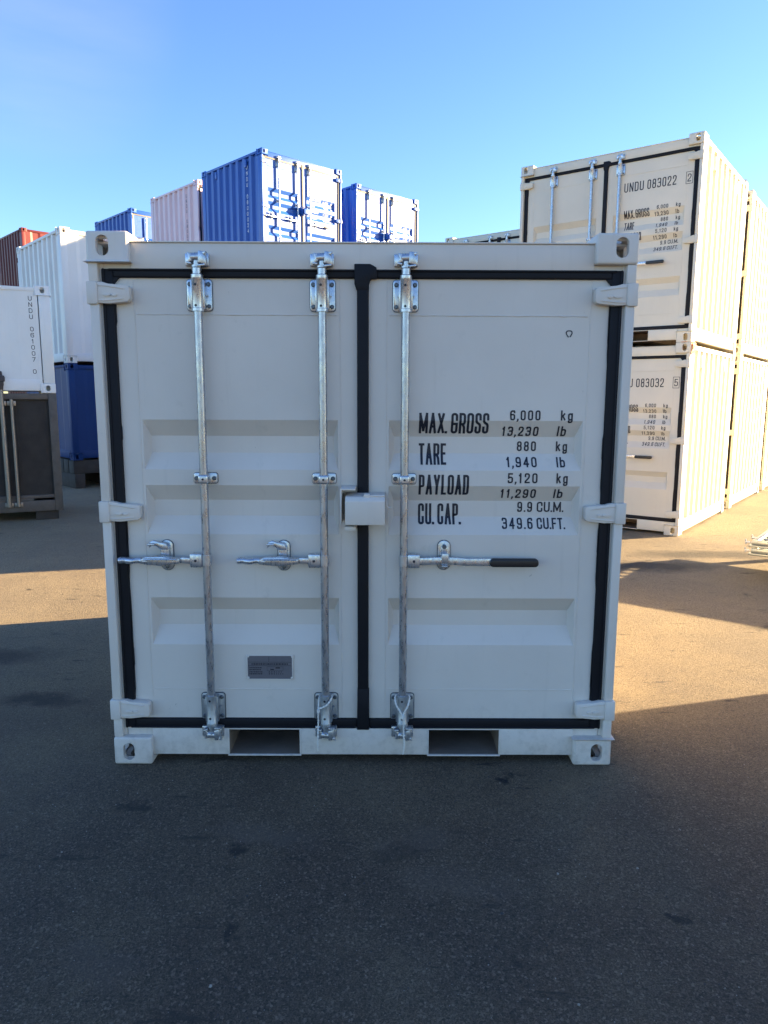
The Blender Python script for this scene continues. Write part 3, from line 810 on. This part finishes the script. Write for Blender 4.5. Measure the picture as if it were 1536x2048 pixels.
def container(label, loc, deg, mat, group=None, W=2.2, L=2.43, H=2.26, level=2, gasket=RUBBER, ink=INK, number=None, check=None, texts=True,
              main=False, sidetext=None, category='container', name='shipping_container', doors=True, pocketed=True):
    t = thing(name, label, category, loc, R(deg), group)
    dim = (W, L, H)
    for sx in (-1, 1):
        for sy in (-1, 1):
            for sz in (-1, 1):
                if level == 0 and False: continue
                part('corner_casting', ('cast', sx, sy, sz, dim), lambda: castings_mesh(sx, sy, sz, *dim), mat, t)
        part('corner_post', ('post', sx, 0, dim), lambda: post_mesh(sx, False, *dim), mat, t)
        if doors: part('corner_post', ('post', sx, 1, dim), lambda: post_mesh(sx, True, *dim), mat, t)
        else:
            def mirrored():
                me = post_mesh(sx, False, *dim)
                for v in me.vertices: v.co.y = L-v.co.y
                me.flip_normals(); return me
            part('corner_post', ('postm', sx, dim), mirrored, mat, t)
        part('side_wall', ('side', sx, dim), lambda: side_wall(sx, *dim), mat, t)
        part('side_rail', ('rail', sx, 1, dim), lambda: rail_mesh(sx, 1, *dim), mat, t)
        part('side_rail', ('rail', sx, 0, dim), lambda: rail_mesh(sx, 0, *dim), mat, t)
        if H > 2 and level > 0:
            for yl in (.62, L-.62): part('lashing_plate', ('loop', sx, yl, dim), lambda: loops_mesh(sx, yl, *dim), mat, t)
    part('end_wall', ('end', dim), lambda: end_wall(*dim), mat, t)
    part('end_rail', ('erail', 1, dim), lambda: erail_mesh(1, *dim), mat, t)
    part('end_rail', ('erail', 0, dim), lambda: erail_mesh(0, *dim), mat, t)
    part('roof', ('roof', dim), lambda: roof_mesh(*dim), mat, t)
    part('floor', ('floor', dim), lambda: floor_mesh(*dim), FLOORWOOD, t)
    if not doors:
        def front_wall():
            mb = MB(); corr(mb, 'x', -W/2+0.10, W/2-0.10, 0.10, H-0.05, 0.012, -1); return mb.mesh('end_wall', 0, False)
        def front_rail():
            me = MB(); me.box(-W/2+.166, W/2-.166, .006, .08, H-.10, H-.034, .005); me.box(-W/2+.166, W/2-.166, .006, .08, .036, .17, .005); return me.mesh('end_rail')
        part('end_wall', ('fwall', dim), front_wall, mat, t); part('end_rail', ('frail', dim), front_rail, mat, t)
    else:
        part('door_header', ('head', dim), lambda: header_mesh(*dim), mat, t)
        part('door_sill', ('sill', dim), lambda: sill_mesh(*dim), mat, t)
        for i in (0, 1): part('fork_pocket', ('pocket', i, dim), lambda: pocket_mesh(i, *dim), POCKET, t)
        for d, s in (('L', -1), ('R', 1)):
            dr = part('door', ('door', d), lambda: door_mesh(d), mat, t)
            part('door_gasket', ('gask', d), lambda: gasket_mesh(d), gasket, dr)
            if level > 0:
                for k, z in enumerate(HZ): part('hinge', ('hinge', s, k), lambda: hinge_mesh(s, z), mat, dr)
            if d == 'R' and texts:
                letters(number, check, ink, dr)
                if main: part('scuff_mark', ('scuff',), mark_mesh, INK, dr)
            if d == 'L' and main: part('data_plate', ('plate',), plate_mesh, [PLATE, mat, INK], dr)
        st, sd = STEEL, STEEL_D
        for i, bx in enumerate(BARX):
            b = part('locking_bar', ('bar',), bar_mesh, BARSTEEL, t, (bx, 0, 0))
            if level == 0: continue
            part('bar_bracket', ('ub', 0), lambda: upper_bracket(False), [st, BOLT, INK], b)
            part('bar_bracket', ('ub', 1), lambda: upper_bracket(True), [sd, BOLT, INK], b)
            part('bar_bracket', ('mb',), mid_bracket, [st, BOLT, INK], b)
            part('cam_lock', ('cam', 0), lambda: cam_mesh(False), st, b)
            part('cam_lock', ('cam', 1), lambda: cam_mesh(True), st, b)
            s = -1 if i < 2 else 1
            part('handle_hub', ('hub', s), lambda: hub_mesh(s), [st, INK], b)
            if i < 2:
                part('lock_handle', ('hl',), handle_left, st, b); part('handle_keeper', ('kl',), keeper_left, [st, BOLT], b)
            else:
                part('lock_handle', ('hr',), handle_right, st, b); part('handle_grip', ('gr',), grip_right, GRIP, b)
                part('handle_keeper', ('kr',), keeper_right, [st, BOLT], b)
        lb = part('lock_box', ('lb',), lockbox_mesh, mat, t)
        part('lock_bracket', ('lbr',), lockbracket_mesh, mat, lb)
        if main: part('seal_hook', ('lh',), hook_mesh, mat, lb)
    if sidetext:
        s, string, yc, zt = sidetext
        part('lettering', ('st', s, string, yc), lambda: side_text_mesh(s, string, yc, W, zt), ink, t)
    return t

# ------------------------------------------------------------------ ground
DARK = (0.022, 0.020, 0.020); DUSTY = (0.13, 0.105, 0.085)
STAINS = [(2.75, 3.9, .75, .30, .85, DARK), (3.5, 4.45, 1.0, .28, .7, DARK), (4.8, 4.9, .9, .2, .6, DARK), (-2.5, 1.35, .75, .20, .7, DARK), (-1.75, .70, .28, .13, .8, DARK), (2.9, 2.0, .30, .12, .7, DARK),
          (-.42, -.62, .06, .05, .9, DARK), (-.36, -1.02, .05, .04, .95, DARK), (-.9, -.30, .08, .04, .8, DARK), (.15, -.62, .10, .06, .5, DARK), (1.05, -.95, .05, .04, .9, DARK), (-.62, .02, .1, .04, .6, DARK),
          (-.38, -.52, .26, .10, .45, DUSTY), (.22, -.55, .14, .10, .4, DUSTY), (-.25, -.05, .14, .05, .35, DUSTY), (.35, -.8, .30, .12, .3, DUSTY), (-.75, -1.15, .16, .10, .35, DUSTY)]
def ground_material():
    m, nt, b = newmat('worn_asphalt')
    tc = nt.nodes.new('ShaderNodeTexCoord'); v = tc.outputs['Object']
    big = noise(nt, v, 0.35, 4); mid = noise(nt, v, 1.6, 6, 0.65); fine = noise(nt, v, 210, 4, 0.75); grit = noise(nt, v, 420, 2, 0.6)
    c = mix(nt, ramp(nt, fine, [(0.36, 0.0), (0.68, 1.0)]), (0.030, 0.0225, 0.0165), (0.170, 0.128, 0.091))
    c = mix(nt, ramp(nt, grit, [(0.60, 0.0), (0.76, 0.55)]), c, (0.17, 0.165, 0.16))
    ag = nt.nodes.new('ShaderNodeTexVoronoi'); ag.inputs['Scale'].default_value = 150; nt.links.new(v, ag.inputs['Vector'])
    agc = nt.nodes.new('ShaderNodeSeparateColor'); nt.links.new(ag.outputs['Color'], agc.inputs[0])
    c = mix(nt, ramp(nt, agc.outputs[0], [(0.55, 0.0), (1.0, 0.75)]), c, (0.022, 0.018, 0.015))
    c = mix(nt, ramp(nt, agc.outputs[1], [(0.82, 0.0), (1.0, 0.6)]), c, (0.28, 0.22, 0.165))
    # brownish dust in patches, thicker across the yard away from the smooth near part
    sep = nt.nodes.new('ShaderNodeSeparateXYZ'); nt.links.new(v, sep.inputs[0])
    mr = nt.nodes.new('ShaderNodeMapRange'); mr.inputs['From Min'].default_value = -0.6; mr.inputs['From Max'].default_value = 2.4
    nt.links.new(sep.outputs['Y'], mr.inputs['Value'])
    d0 = ramp(nt, mid, [(0.42, 0.0), (0.80, 1.0)])
    dm = nt.nodes.new('ShaderNodeMath'); dm.operation = 'MULTIPLY_ADD'; nt.links.new(mr.outputs[0], dm.inputs[0]); dm.inputs[1].default_value = 0.62
    dd = nt.nodes.new('ShaderNodeMath'); dd.operation = 'MULTIPLY'; nt.links.new(d0, dd.inputs[0]); dd.inputs[1].default_value = 0.38
    nt.links.new(dd.outputs[0], dm.inputs[2]); dm.use_clamp = True
    dustc = mix(nt, ramp(nt, fine, [(0.33, 0.0), (0.67, 1.0)]), (0.11, 0.086, 0.055), (0.55, 0.43, 0.26))
    c = mix(nt, dm.outputs[0], c, dustc)
    c = mix(nt, ramp(nt, agc.outputs[2], [(0.62, 0.0), (1.0, 0.55)]), c, (0.045, 0.037, 0.030))
    # oil spots and damp scuffs
    oil = ramp(nt, noise(nt, v, 2.3, 7, 0.62), [(0.665, 0.0), (0.715, 1.0)])
    c = mix(nt, oil, c, (0.018, 0.017, 0.019))
    mp = nt.nodes.new('ShaderNodeMapping'); mp.inputs['Scale'].default_value = (1.0, 4.5, 1); mp.inputs['Rotation'].default_value = (0, 0, R(-16))
    nt.links.new(v, mp.inputs[0])
    sc = ramp(nt, noise(nt, mp.outputs[0], 2.6, 7, 0.7), [(0.615, 0.0), (0.66, 0.75)])
    c = mix(nt, sc, c, (0.035, 0.030, 0.027))
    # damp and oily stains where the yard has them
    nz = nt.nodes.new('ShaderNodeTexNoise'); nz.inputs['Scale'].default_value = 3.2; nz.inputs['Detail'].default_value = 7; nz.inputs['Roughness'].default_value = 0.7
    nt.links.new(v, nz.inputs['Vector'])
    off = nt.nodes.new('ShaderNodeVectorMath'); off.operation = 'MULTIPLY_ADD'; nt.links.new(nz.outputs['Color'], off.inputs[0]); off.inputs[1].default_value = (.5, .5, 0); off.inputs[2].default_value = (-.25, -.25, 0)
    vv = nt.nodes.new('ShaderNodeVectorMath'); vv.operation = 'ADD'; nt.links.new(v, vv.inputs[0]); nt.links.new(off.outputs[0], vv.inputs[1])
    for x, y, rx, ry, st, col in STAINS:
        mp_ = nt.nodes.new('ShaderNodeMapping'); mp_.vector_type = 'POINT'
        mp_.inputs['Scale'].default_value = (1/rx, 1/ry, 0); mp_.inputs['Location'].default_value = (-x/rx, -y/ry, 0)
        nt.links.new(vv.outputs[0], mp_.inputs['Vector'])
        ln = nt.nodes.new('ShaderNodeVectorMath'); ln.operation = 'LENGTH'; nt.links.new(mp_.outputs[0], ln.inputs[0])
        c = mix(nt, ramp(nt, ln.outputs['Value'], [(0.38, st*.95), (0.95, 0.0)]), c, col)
    # pale flecks of chippings
    vo = nt.nodes.new('ShaderNodeTexVoronoi'); vo.inputs['Scale'].default_value = 75; nt.links.new(v, vo.inputs['Vector'])
    fl = ramp(nt, vo.outputs['Distance'], [(0.10, 1.0), (0.16, 0.0)])
    rr = nt.nodes.new('ShaderNodeSeparateColor'); nt.links.new(vo.outputs['Color'], rr.inputs[0])
    fr = ramp(nt, rr.outputs[0], [(0.90, 0.0), (0.92, 1.0)])
    fm = nt.nodes.new('ShaderNodeMath'); fm.operation = 'MULTIPLY'; nt.links.new(fl, fm.inputs[0]); nt.links.new(fr, fm.inputs[1])
    c = mix(nt, fm.outputs[0], c, (0.27, 0.25, 0.22))
    nt.links.new(c, b.inputs['Base Color'])
    nt.links.new(ramp(nt, mid, [(0.3, 0.72), (0.7, 0.92)]), b.inputs['Roughness'])
    b.inputs['Specular IOR Level'].default_value = 0.3
    p = bump(nt, b, big, 0.25, 0.10)
    p = bump(nt, b, noise(nt, v, 62, 5, 0.7), 0.55, 0.016, p)
    p = bump(nt, b, ag.outputs['Distance'], 0.5, 0.006, p)
    bump(nt, b, fine, 0.8, 0.009, p)
    return m
def ground():
    mb = MB(); n = 24; S = 400
    # finer cells near the yard; a very gentle unevenness
    cs = sorted(set([-S, -200, -100, -60, -40, -30]+[-24+2*k for k in range(25)]+[30, 40, 60, 100, 200, S]))
    V = [[mb.bm.verts.new((x, y+10, 0)) for x in cs] for y in cs]
    for j in range(len(cs)-1):
        for i in range(len(cs)-1): mb.face([V[j][i], V[j][i+1], V[j+1][i+1], V[j+1][i]])
    return mb.mesh('ground', 0)
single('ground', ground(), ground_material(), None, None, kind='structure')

def gravel():
    mb = MB(); rnd = random.Random(3)
    for i in range(2600):
        if i < 1900: x = rnd.uniform(-1.9, 2.4); y = rnd.uniform(-1.5, 0.4)
        else: x = rnd.uniform(-4, 4.5); y = rnd.uniform(0, 6)
        if -1.12 < x < 1.12 and -0.02 < y < 2.92: continue
        r = rnd.choice((.0011, .0014, .0018, .0022)) if rnd.random() < .97 else rnd.uniform(.003, .005)
        mi = rnd.choice((0, 1, 1, 1, 2, 2))
        k = 5; a0 = rnd.uniform(0, 6)
        def ring(rad, z): return [mb.bm.verts.new((x+rad*math.cos(a0+2*math.pi*j/k)*rnd.uniform(.7, 1.5), y+rad*math.sin(a0+2*math.pi*j/k)*rnd.uniform(.7, 1.2), z)) for j in range(k)]
        A = ring(r, 0.0); B = ring(r*.75, r*rnd.uniform(.7, 1.2))
        for j in range(k): mb.face([A[j], A[(j+1) % k], B[(j+1) % k], B[j]], mi)
        mb.face(B, mi)
    return mb.mesh('loose_chippings', 0, False)
gm = gravel(); go = single('loose_chippings', gm, None, 'fine pale and dark stone chippings scattered over the asphalt', 'gravel', kind='stuff')
for mm in (plain('pale_chipping', (0.32, 0.30, 0.26), .8), plain('dark_chipping', (0.05, 0.05, 0.055), .8), plain('brown_chipping', (0.20, 0.15, 0.11), .8)): gm.materials.append(mm)

# ------------------------------------------------------------------ the grey-white container in front
main = container('light grey-white container in the foreground with closed double doors and black weight lettering', (0, 0, 0), 0, P_GREY, main=True)

# ------------------------------------------------------------------ right-hand row, two high
RD = -36.6
def at(o, deg, dx, dy):
    a = R(deg); return (o[0]+dx*math.cos(a)-dy*math.sin(a), o[1]+dx*math.sin(a)+dy*math.cos(a))
RC = (3.60, 5.46)                       # front corner on the ground
base = at(RC, RD, -1.1, 0)
GR = 'cream containers stacked two high on the right'
CRM = dict(mat=P_WARM_LIT, group=GR)
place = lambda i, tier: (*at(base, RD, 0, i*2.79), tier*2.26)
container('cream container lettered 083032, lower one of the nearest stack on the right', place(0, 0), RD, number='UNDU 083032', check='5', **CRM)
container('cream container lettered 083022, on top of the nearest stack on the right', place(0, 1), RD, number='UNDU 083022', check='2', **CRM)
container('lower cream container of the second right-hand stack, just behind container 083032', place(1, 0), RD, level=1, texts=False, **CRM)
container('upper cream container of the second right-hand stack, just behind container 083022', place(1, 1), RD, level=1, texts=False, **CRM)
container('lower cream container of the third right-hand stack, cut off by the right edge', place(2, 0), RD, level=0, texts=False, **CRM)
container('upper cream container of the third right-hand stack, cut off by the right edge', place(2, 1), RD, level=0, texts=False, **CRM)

# stack further back whose top just shows above the grey-white container
FC = (1.22, 10.9)
FD = -38.0
fb = at(FC, FD, 1.1, 0)
GF = 'cream containers of the stack half hidden behind the front one'
container('bottom cream container of the stack hidden behind the front container', (*fb, 0), FD, P_WARM_LIT, GF, level=0, texts=False)
container('cream container with black door seal whose top edge peeps above the front container', (*fb, 2.26), FD, P_WARM_LIT, GF, level=1, texts=False)

# ------------------------------------------------------------------ blue / pink / red row, three high
BD = 43.8
def stack(corner, deg, specs, tiers=3):
    b = at(corner, deg, 1.1, 0)
    for k, s in enumerate(specs):
        container(s.pop('label'), (*b, k*2.26), deg, s.pop('mat'), **s)
GB = 'containers of the three-high row at the back'
BN = (-2.46, 13.1)
BK = dict(gasket=RUBBER_G, ink=INK_W, group=GB)
stack(BN, BD, [dict(label='blue container at the bottom of the tall stack with sunlit blue doors', mat=P_BLUE, level=0, texts=False, **BK),
               dict(label='blue container in the middle of the tall stack with sunlit blue doors', mat=P_BLUE, level=0, texts=False, **BK),
               dict(label='highest blue container with sunlit doors and white lettering down its side', mat=P_BLUE, level=2, number='UNDU 080002', check='4', sidetext=(-1, 'UNDU 0800024', .57, 2.02), **BK)])
B2 = (-0.57, 15.6)
stack(B2, BD, [dict(label='bottom blue container of the right-hand blue stack', mat=P_BLUE, level=0, texts=False, **BK),
               dict(label='middle blue container of the right-hand blue stack', mat=P_BLUE, level=0, texts=False, **BK),
               dict(label='blue container with sunlit doors to the right of the highest blue one', mat=P_BLUE, level=2, number=None, **BK)])
PN = (-4.36, 15.35)
PK = dict(gasket=RUBBER, ink=INK, group=GB)
stack(PN, BD, [dict(label='bottom pinkish-white container behind the tall blue stack', mat=P_PINK, level=0, texts=False, **PK),
               dict(label='middle pinkish-white container behind the tall blue stack', mat=P_PINK, level=0, texts=False, **PK),
               dict(label='pinkish-white container with ribbed side directly behind the highest blue one', mat=P_PINK, level=0, texts=False, sidetext=(-1, 'UNDU 0800019', .57, 2.02), **PK)])
FN = (-6.86, 18.0)
stack(FN, BD, [dict(label='bottom blue container of the far blue stack behind the pinkish-white one', mat=P_BLUE, level=0, texts=False, **BK),
               dict(label='middle blue container of the far blue stack behind the pinkish-white one', mat=P_BLUE, level=0, texts=False, **BK),
               dict(label='blue container peeping out between the pinkish-white and the tall white one', mat=P_BLUE, level=0, texts=False, **BK)])
RN = (-11.05, 20.4)
rb = at(RN, BD, 1.1, 0)
for k, l in enumerate(('bottom dull red container of the stack behind the tall white one', 'middle dull red container of the stack behind the tall white one', 'dull red container showing above the white ones at the left edge')):
    # its closed end faces right
    c = at(rb, BD, 0, 2.43); container(l, (*c, k*2.26), BD+180, P_RED, GB, level=0, texts=False)

# white over blue stack left of the front container
WD = 42.0
WN = (-5.37, 9.81)
wb = at(at(WN, WD, 1.1, 0), WD, 0, 2.43)
GW = 'stack of a white container on a blue one at left'
container('tall white container on the left with ribbed side, standing on the blue one', (*wb, 2.20), WD+180, P_OFF, GW, level=0, texts=False)
container('blue container, deep shade in its colour, with plain ends, underneath the tall white one', (*wb, 0.50), WD+180, P_BLUE_SHADED, GW, H=1.70, level=0, doors=False)
def base_mesh():
    mb = MB()
    for x in (-1.0, -.35, .35, 1.0): mb.box(x-.09, x+.09, 0.02, 2.41, 0.0, .26, .01)
    for k in range(9): mb.box(-1.10, 1.10, .01+k*.269, .25+k*.269, .2605, .50, .012)
    return mb.mesh('timber_base')
BROWN = plain('weathered_brown_timber', (0.050, 0.042, 0.036), 0.85, 0.5, 9, bmp=.5)
single('timber_base', base_mesh(), BROWN, 'low dark brown timber base under the blue container beneath the tall white one', 'platform', (*wb, 0), R(WD+180))

# dark steel crate carrying a small white container, far left
CRUST = plain('weathered_crate_steel', (0.036, 0.031, 0.026), 0.75, 0.55, 7, bmp=.5)
CRAIL = plain('grey_crate_rails', (0.095, 0.083, 0.070), 0.65, 0.5, 9, bmp=.4)
cr = thing('steel_crate', 'dark brown weathered steel crate on skids underneath the small white container', 'crate', (-4.18, 6.6, 0), R(26))
def crate_panel():
    mb = MB(); mb.box(-1.86, -.07, .05, .08, .30, 1.60); mb.box(-1.86, -.07, 1.42, 1.45, .30, 1.60); mb.box(-.075, -.05, .07, 1.43, .30, 1.60); mb.box(-1.89, -1.865, .07, 1.43, .30, 1.60); mb.box(-1.86, -.075, .081, 1.419, .30, .33)
    k = -1.84
    while k < -.1: mb.box(k, k+.006, .044, .0505, .31, 1.59); k += .03
    return mb.mesh('mesh_panel')
part('mesh_panel', None, crate_panel, CRUST, cr)
for x in (-1.92, -.10):
    for y in (0, 1.40):
        def pm():
            mb = MB(); mb.box(x, x+.10, y, y+.10, .12, 1.66, .008); return mb.mesh('corner_post')
        part('corner_post', None, pm, CRAIL, cr)
for nm, bx_ in (('top_rail', [(-1.819, -.101, .005, .06, 1.58, 1.655), (-1.819, -.101, 1.44, 1.495, 1.58, 1.655)]), ('bottom_beam', [(-1.819, -.101, .004, .08, .12, .262), (-1.819, -.101, .004, .08, .292, .335), (-1.819, -.36, .006, .08, .2615, .2925), (-1.819, -.101, 1.42, 1.495, .12, .335)]),
                ('side_beam', [(-.09, -.01, .101, 1.399, .12, .30), (-1.91, -1.83, .101, 1.399, .12, .30), (-.08, -.02, .101, 1.399, 1.58, 1.65), (-1.90, -1.84, .101, 1.399, 1.58, 1.65)]),
                ('skid', [(-.34, -.06, .05, 1.45, 0, .119), (-1.86, -1.58, .05, 1.45, 0, .119)])):
    for bb in bx_:
        def bm_():
            mb = MB(); mb.box(*bb, .006); return mb.mesh(nm)
        part(nm, None, bm_, CRAIL if nm != 'skid' else CRUST, cr)
for x, z1, r_ in ((-.64, 1.70, .030), (-.53, 1.58, .022), (-.36, 1.58, 0)):
    if not r_: continue
    def pb():
        mb = MB(); mb.tube([(x, -.025, .20), (x, -.025, z1)], r_, 14); mb.box(x-.05, x+.05, -.02, .004, .19, .25, .004); mb.box(x-.05, x+.05, -.02, .006, 1.50, 1.56, .004); return mb.mesh('pole')
    po = part('pole', None, pb, galv('weathered_galvanised_pole', (0.30, 0.28, 0.25), .5), cr)
    if z1 > 1.6:
        def pc():
            mb = MB(); mb.lathe([(.028, 1.695), (.034, 1.74), (.040, 1.76), (.040, 1.80), (.055, 1.805), (.058, 1.85), (.050, 1.875), (.030, 1.88), (.026, 1.93), (.010, 1.935)], x, -.025, 18); return mb.mesh('pole_cap')
        part('pole_cap', None, pc, plain('dark_cap_plastic', (.05, .04, .04), .6), po)
container('small white container lettered 061007 0 standing on the dark steel crate', (-4.18-.75*math.sin(R(26)), 6.6+.75*math.cos(R(26)), 1.66), 116, P_WHITE, None, W=1.5, L=1.95, H=1.35, level=0, doors=False, sidetext=(-1, 'UNDU 061007 0', .235, 1.215))

# low stack of galvanised frames at the right edge
FA = (3.43, 3.48)
fr = thing('steel_frame_stack', 'low stack of galvanised steel frames lying at the right edge of the yard', 'steel frames', (*FA, 0), R(-38))
GALV2 = galv('frame_galvanised_steel', (0.42, 0.44, 0.40), .42)
for z in (.21, .285):
    def fm_():
        mb = MB(); Lx, Ly = 2.2, 1.35
        for y in (0, Ly-.05): mb.box(.02, Lx-.02, y, y+.05, z+.018, z+.062, .008); mb.box(.0, Lx, y-.012, y+.062, z, z+.0175, .003)
        for x in (0.0201, Lx-.0701): mb.box(x, x+.05, .051, Ly-.051, z+.019, z+.061, .008)
        for k in range(1, 6): mb.box(k*.35, k*.35+.035, .051, Ly-.051, z+.022, z+.058, .005)
        if z < .25: mb.box(.051, Lx-.051, .0505, Ly-.0505, z+.0185, z+.0215)  # solid sheet added so the stack casts an unbroken shadow
        for k in range(9): mb.tube([(.075, .10+k*.14, z+.04), (Lx-.075, .10+k*.14, z+.04)], .008, 6)
        return mb.mesh('frame')
    f_ = part('frame', None, fm_, GALV2, fr)
    def lm():
        mb = MB()
        for y in (.03, .30):
            mb.tube([(.005, y, z+.035), (-.035, y, z+.035)], .010, 10); mb.tube([(-.030, y, z+.02), (-.034, y, z+.062)], .008, 8)
        return mb.mesh('latch_pin')
    part('latch_pin', None, lm, STEEL, f_)
for x in (.16, 1.1, 2.0):
    for y in (.12, 1.1):
        def lg():
            mb = MB(); mb.box(x, x+.10, y, y+.09, .085 if x < .2 and y < .2 else 0, .209, .004)
            if x < .2 and y < .2: mb.box(x+.2, x+.3, y+.2, y+.3, 0, .209, .004)
            return mb.mesh('support_leg')
        part('support_leg', None, lg, plain('dark_grey_leg', (.07, .075, .08), .6), fr)

# white sealing cords tied round two locking bars
def cord(path, r=.0034):
    mb = MB(); P = [Vector(p) for p in path]; Q = []
    n = len(P)
    for i in range(n-1):
        a, b, c, d = P[max(i-1, 0)], P[i], P[i+1], P[min(i+2, n-1)]
        for k in range(8):
            t = k/8; Q.append(.5*((2*b)+(c-a)*t+(2*a-5*b+4*c-d)*t*t+(3*b-a-3*c+d)*t**3))
    Q.append(P[-1]); dist = 0
    for ph in (0, math.pi):
        out = []; dist = 0
        for i, p in enumerate(Q):
            if i: dist += (p-Q[i-1]).length
            d = (Q[min(i+1, len(Q)-1)]-Q[max(i-1, 0)]).normalized(); a = d.cross(Vector((0.3, 1, .2))).normalized(); b = d.cross(a)
            w = dist*2*math.pi/.028+ph; out.append(p+(a*math.cos(w)+b*math.sin(w))*r*.62)
        mb.tube(out, r*.72, 7)
    return mb
x = BARX[1]
c1 = cord([(x-.029, -.004, .300), (x-.026, .018, .314), (x, .034, .318), (x+.026, .014, .320), (x+.027, -.012, .316), (x+.010, -.030, .296), (x-.014, -.030, .281), (x-.029, -.028, .270), (x-.031, -.022, .20), (x-.033, -.030, .14), (x-.035, -.016, .075)])
c1.tube([(x-.029, -.004, .300), (x-.030, -.02, .28), (x-.031, -.030, .262)], .003, 7); c1.tube([(x-.029, -.034, .262), (x-.029, -.034, .274)], .0065, 8)
GC = 'white cords tied round the locking bars'
single('sealing_cord', c1.mesh('sealing_cord'), CORD, 'white twisted cord hanging straight from the middle locking bar of the front container', 'cord', group=GC)
x = BARX[2]
c2 = cord([(x, .034, .322), (x-.027, .012, .322), (x-.033, -.012, .312), (x-.026, -.030, .290), (x-.008, -.038, .262), (x+.002, -.040, .240), (x+.004, -.034, .19), (x+.005, -.036, .15), (x+.008, -.034, .11), (x+.002, -.026, .065)])
c2b = cord([(x, .034, .322), (x+.027, .012, .322), (x+.030, -.012, .312), (x+.022, -.030, .290), (x+.006, -.038, .262), (x+.002, -.041, .250)])
c2.add(c2b.bm); c2.tube([(x+.001, -.042, .236), (x+.002, -.042, .252)], .007, 8)
single('sealing_cord', c2.mesh('sealing_cord'), CORD, 'white twisted cord looped in a V round the right-hand locking bar of the front container', 'cord', group=GC)

# scrap of orange strap pinched between the two nearest cream containers
def strap():
    mb = MB(); rnd = random.Random(5)
    def rib(pts, w):
        V = []
        for p in pts:
            p = Vector(p); d = Vector((0, w/2, 0)); V.append((mb.bm.verts.new(p-d), mb.bm.verts.new(p+d)))
        for a, b in zip(V, V[1:]): mb.face([a[0], a[1], b[1], b[0]])
    for y, ln_, w in ((.03, .15, .035), (.075, .19, .03), (.11, .12, .035), (.14, .16, .02)):
        rib([(-.06, y, 2.262), (.004, y, 2.263), (.012, y+.004, 2.25)]+[(.010+rnd.uniform(0, .018), y+rnd.uniform(-.012, .02), 2.25-ln_*k/5) for k in range(1, 6)], w)
    rib([(-.10, .0, 2.263), (-.05, .01, 2.268), (0, .05, 2.272), (.012, .12, 2.262), (.014, .18, 2.25)], .03)
    me = mb.mesh('orange_strap', 0, False)
    return me
so_ = single('orange_strap', strap(), plain('orange_webbing', (.75, .20, .03), .7, .2, 40), 'scrap of orange strap pinched at the corner between containers 083022 and 083032', 'strap', (*RC, 0), R(RD))
md = so_.modifiers.new('thickness', 'SOLIDIFY'); md.thickness = .003

# bare winter trees far behind
def tree(label, loc, h, seed):
    rnd = random.Random(seed); tr = MB(); cr_ = MB()
    def grow(mb, p, d, ln, r, lev):
        pts = [p]; q_ = Vector(p)
        n = 4
        for k in range(n):
            d = (d+Vector((rnd.uniform(-.16, .16), rnd.uniform(-.16, .16), rnd.uniform(-.04, .12)))).normalized(); q_ = q_+d*ln/n; pts.append(q_.copy())
        e = .68 if lev else .55
        mb.tube(pts, r, 7 if lev < 2 else 4, taper=[1-(1-e)*k/n for k in range(n+1)], cap=False)
        if lev >= 5: return
        nb = 5 if lev == 0 else rnd.choice((2, 3, 3))
        for k in range(nb):
            j = rnd.randint(2, n) if lev else rnd.randint(3, n); a = rnd.uniform(0, 6.28); sp = rnd.uniform(.45, .95)
            nd = (d+Vector((math.cos(a), math.sin(a), rnd.uniform(.0, .3)))*sp).normalized()
            grow(cr_, pts[j], nd, ln*rnd.uniform(.55, .8), r*e*rnd.uniform(.5, .75), lev+1)
    grow(tr, Vector((0, 0, 0)), Vector((0, 0, 1)), h*.33, h*.022, 0)
    t = thing('bare_tree', label, 'tree', loc, 0, 'bare trees behind the yard')
    bark = plain('grey_brown_bark', (.10, .082, .070), .9, .3, 6)
    part('trunk', None, lambda: tr.mesh('trunk', 40), bark, t); part('crown', None, lambda: cr_.mesh('crown', 0), bark, t)
tree('bare winter tree whose twigs show at the right edge beside the cream row', (22.6, 37, 0), 8.6, 4)
tree('bare winter tree whose twig tips show left of the upper container 083022', (7.0, 34, 0), 11.2, 9)

# unseen stack right of the frame that throws the foreground shade
GS = 'cream containers standing off to the right of the picture'
for k, tn in enumerate(('lower', 'upper')):
    container(f'{tn} cream container of the stack standing beyond the right edge', (4.5, 0.35, k*2.26), -90, P_WARM_LIT, GS, level=0, texts=False)
for k, tn in enumerate(('bottom', 'middle', 'topmost')):  # unseen stack added only to shade the white-over-blue stack at left
    container(f'{tn} cream container of the unseen shade stack added behind the right-hand row', (4.78, 14.0, k*2.26), -90, P_WARM_LIT, 'unseen containers added behind the right-hand row for shade', level=0, doors=False, H=2.26 if k < 2 else 1.70)
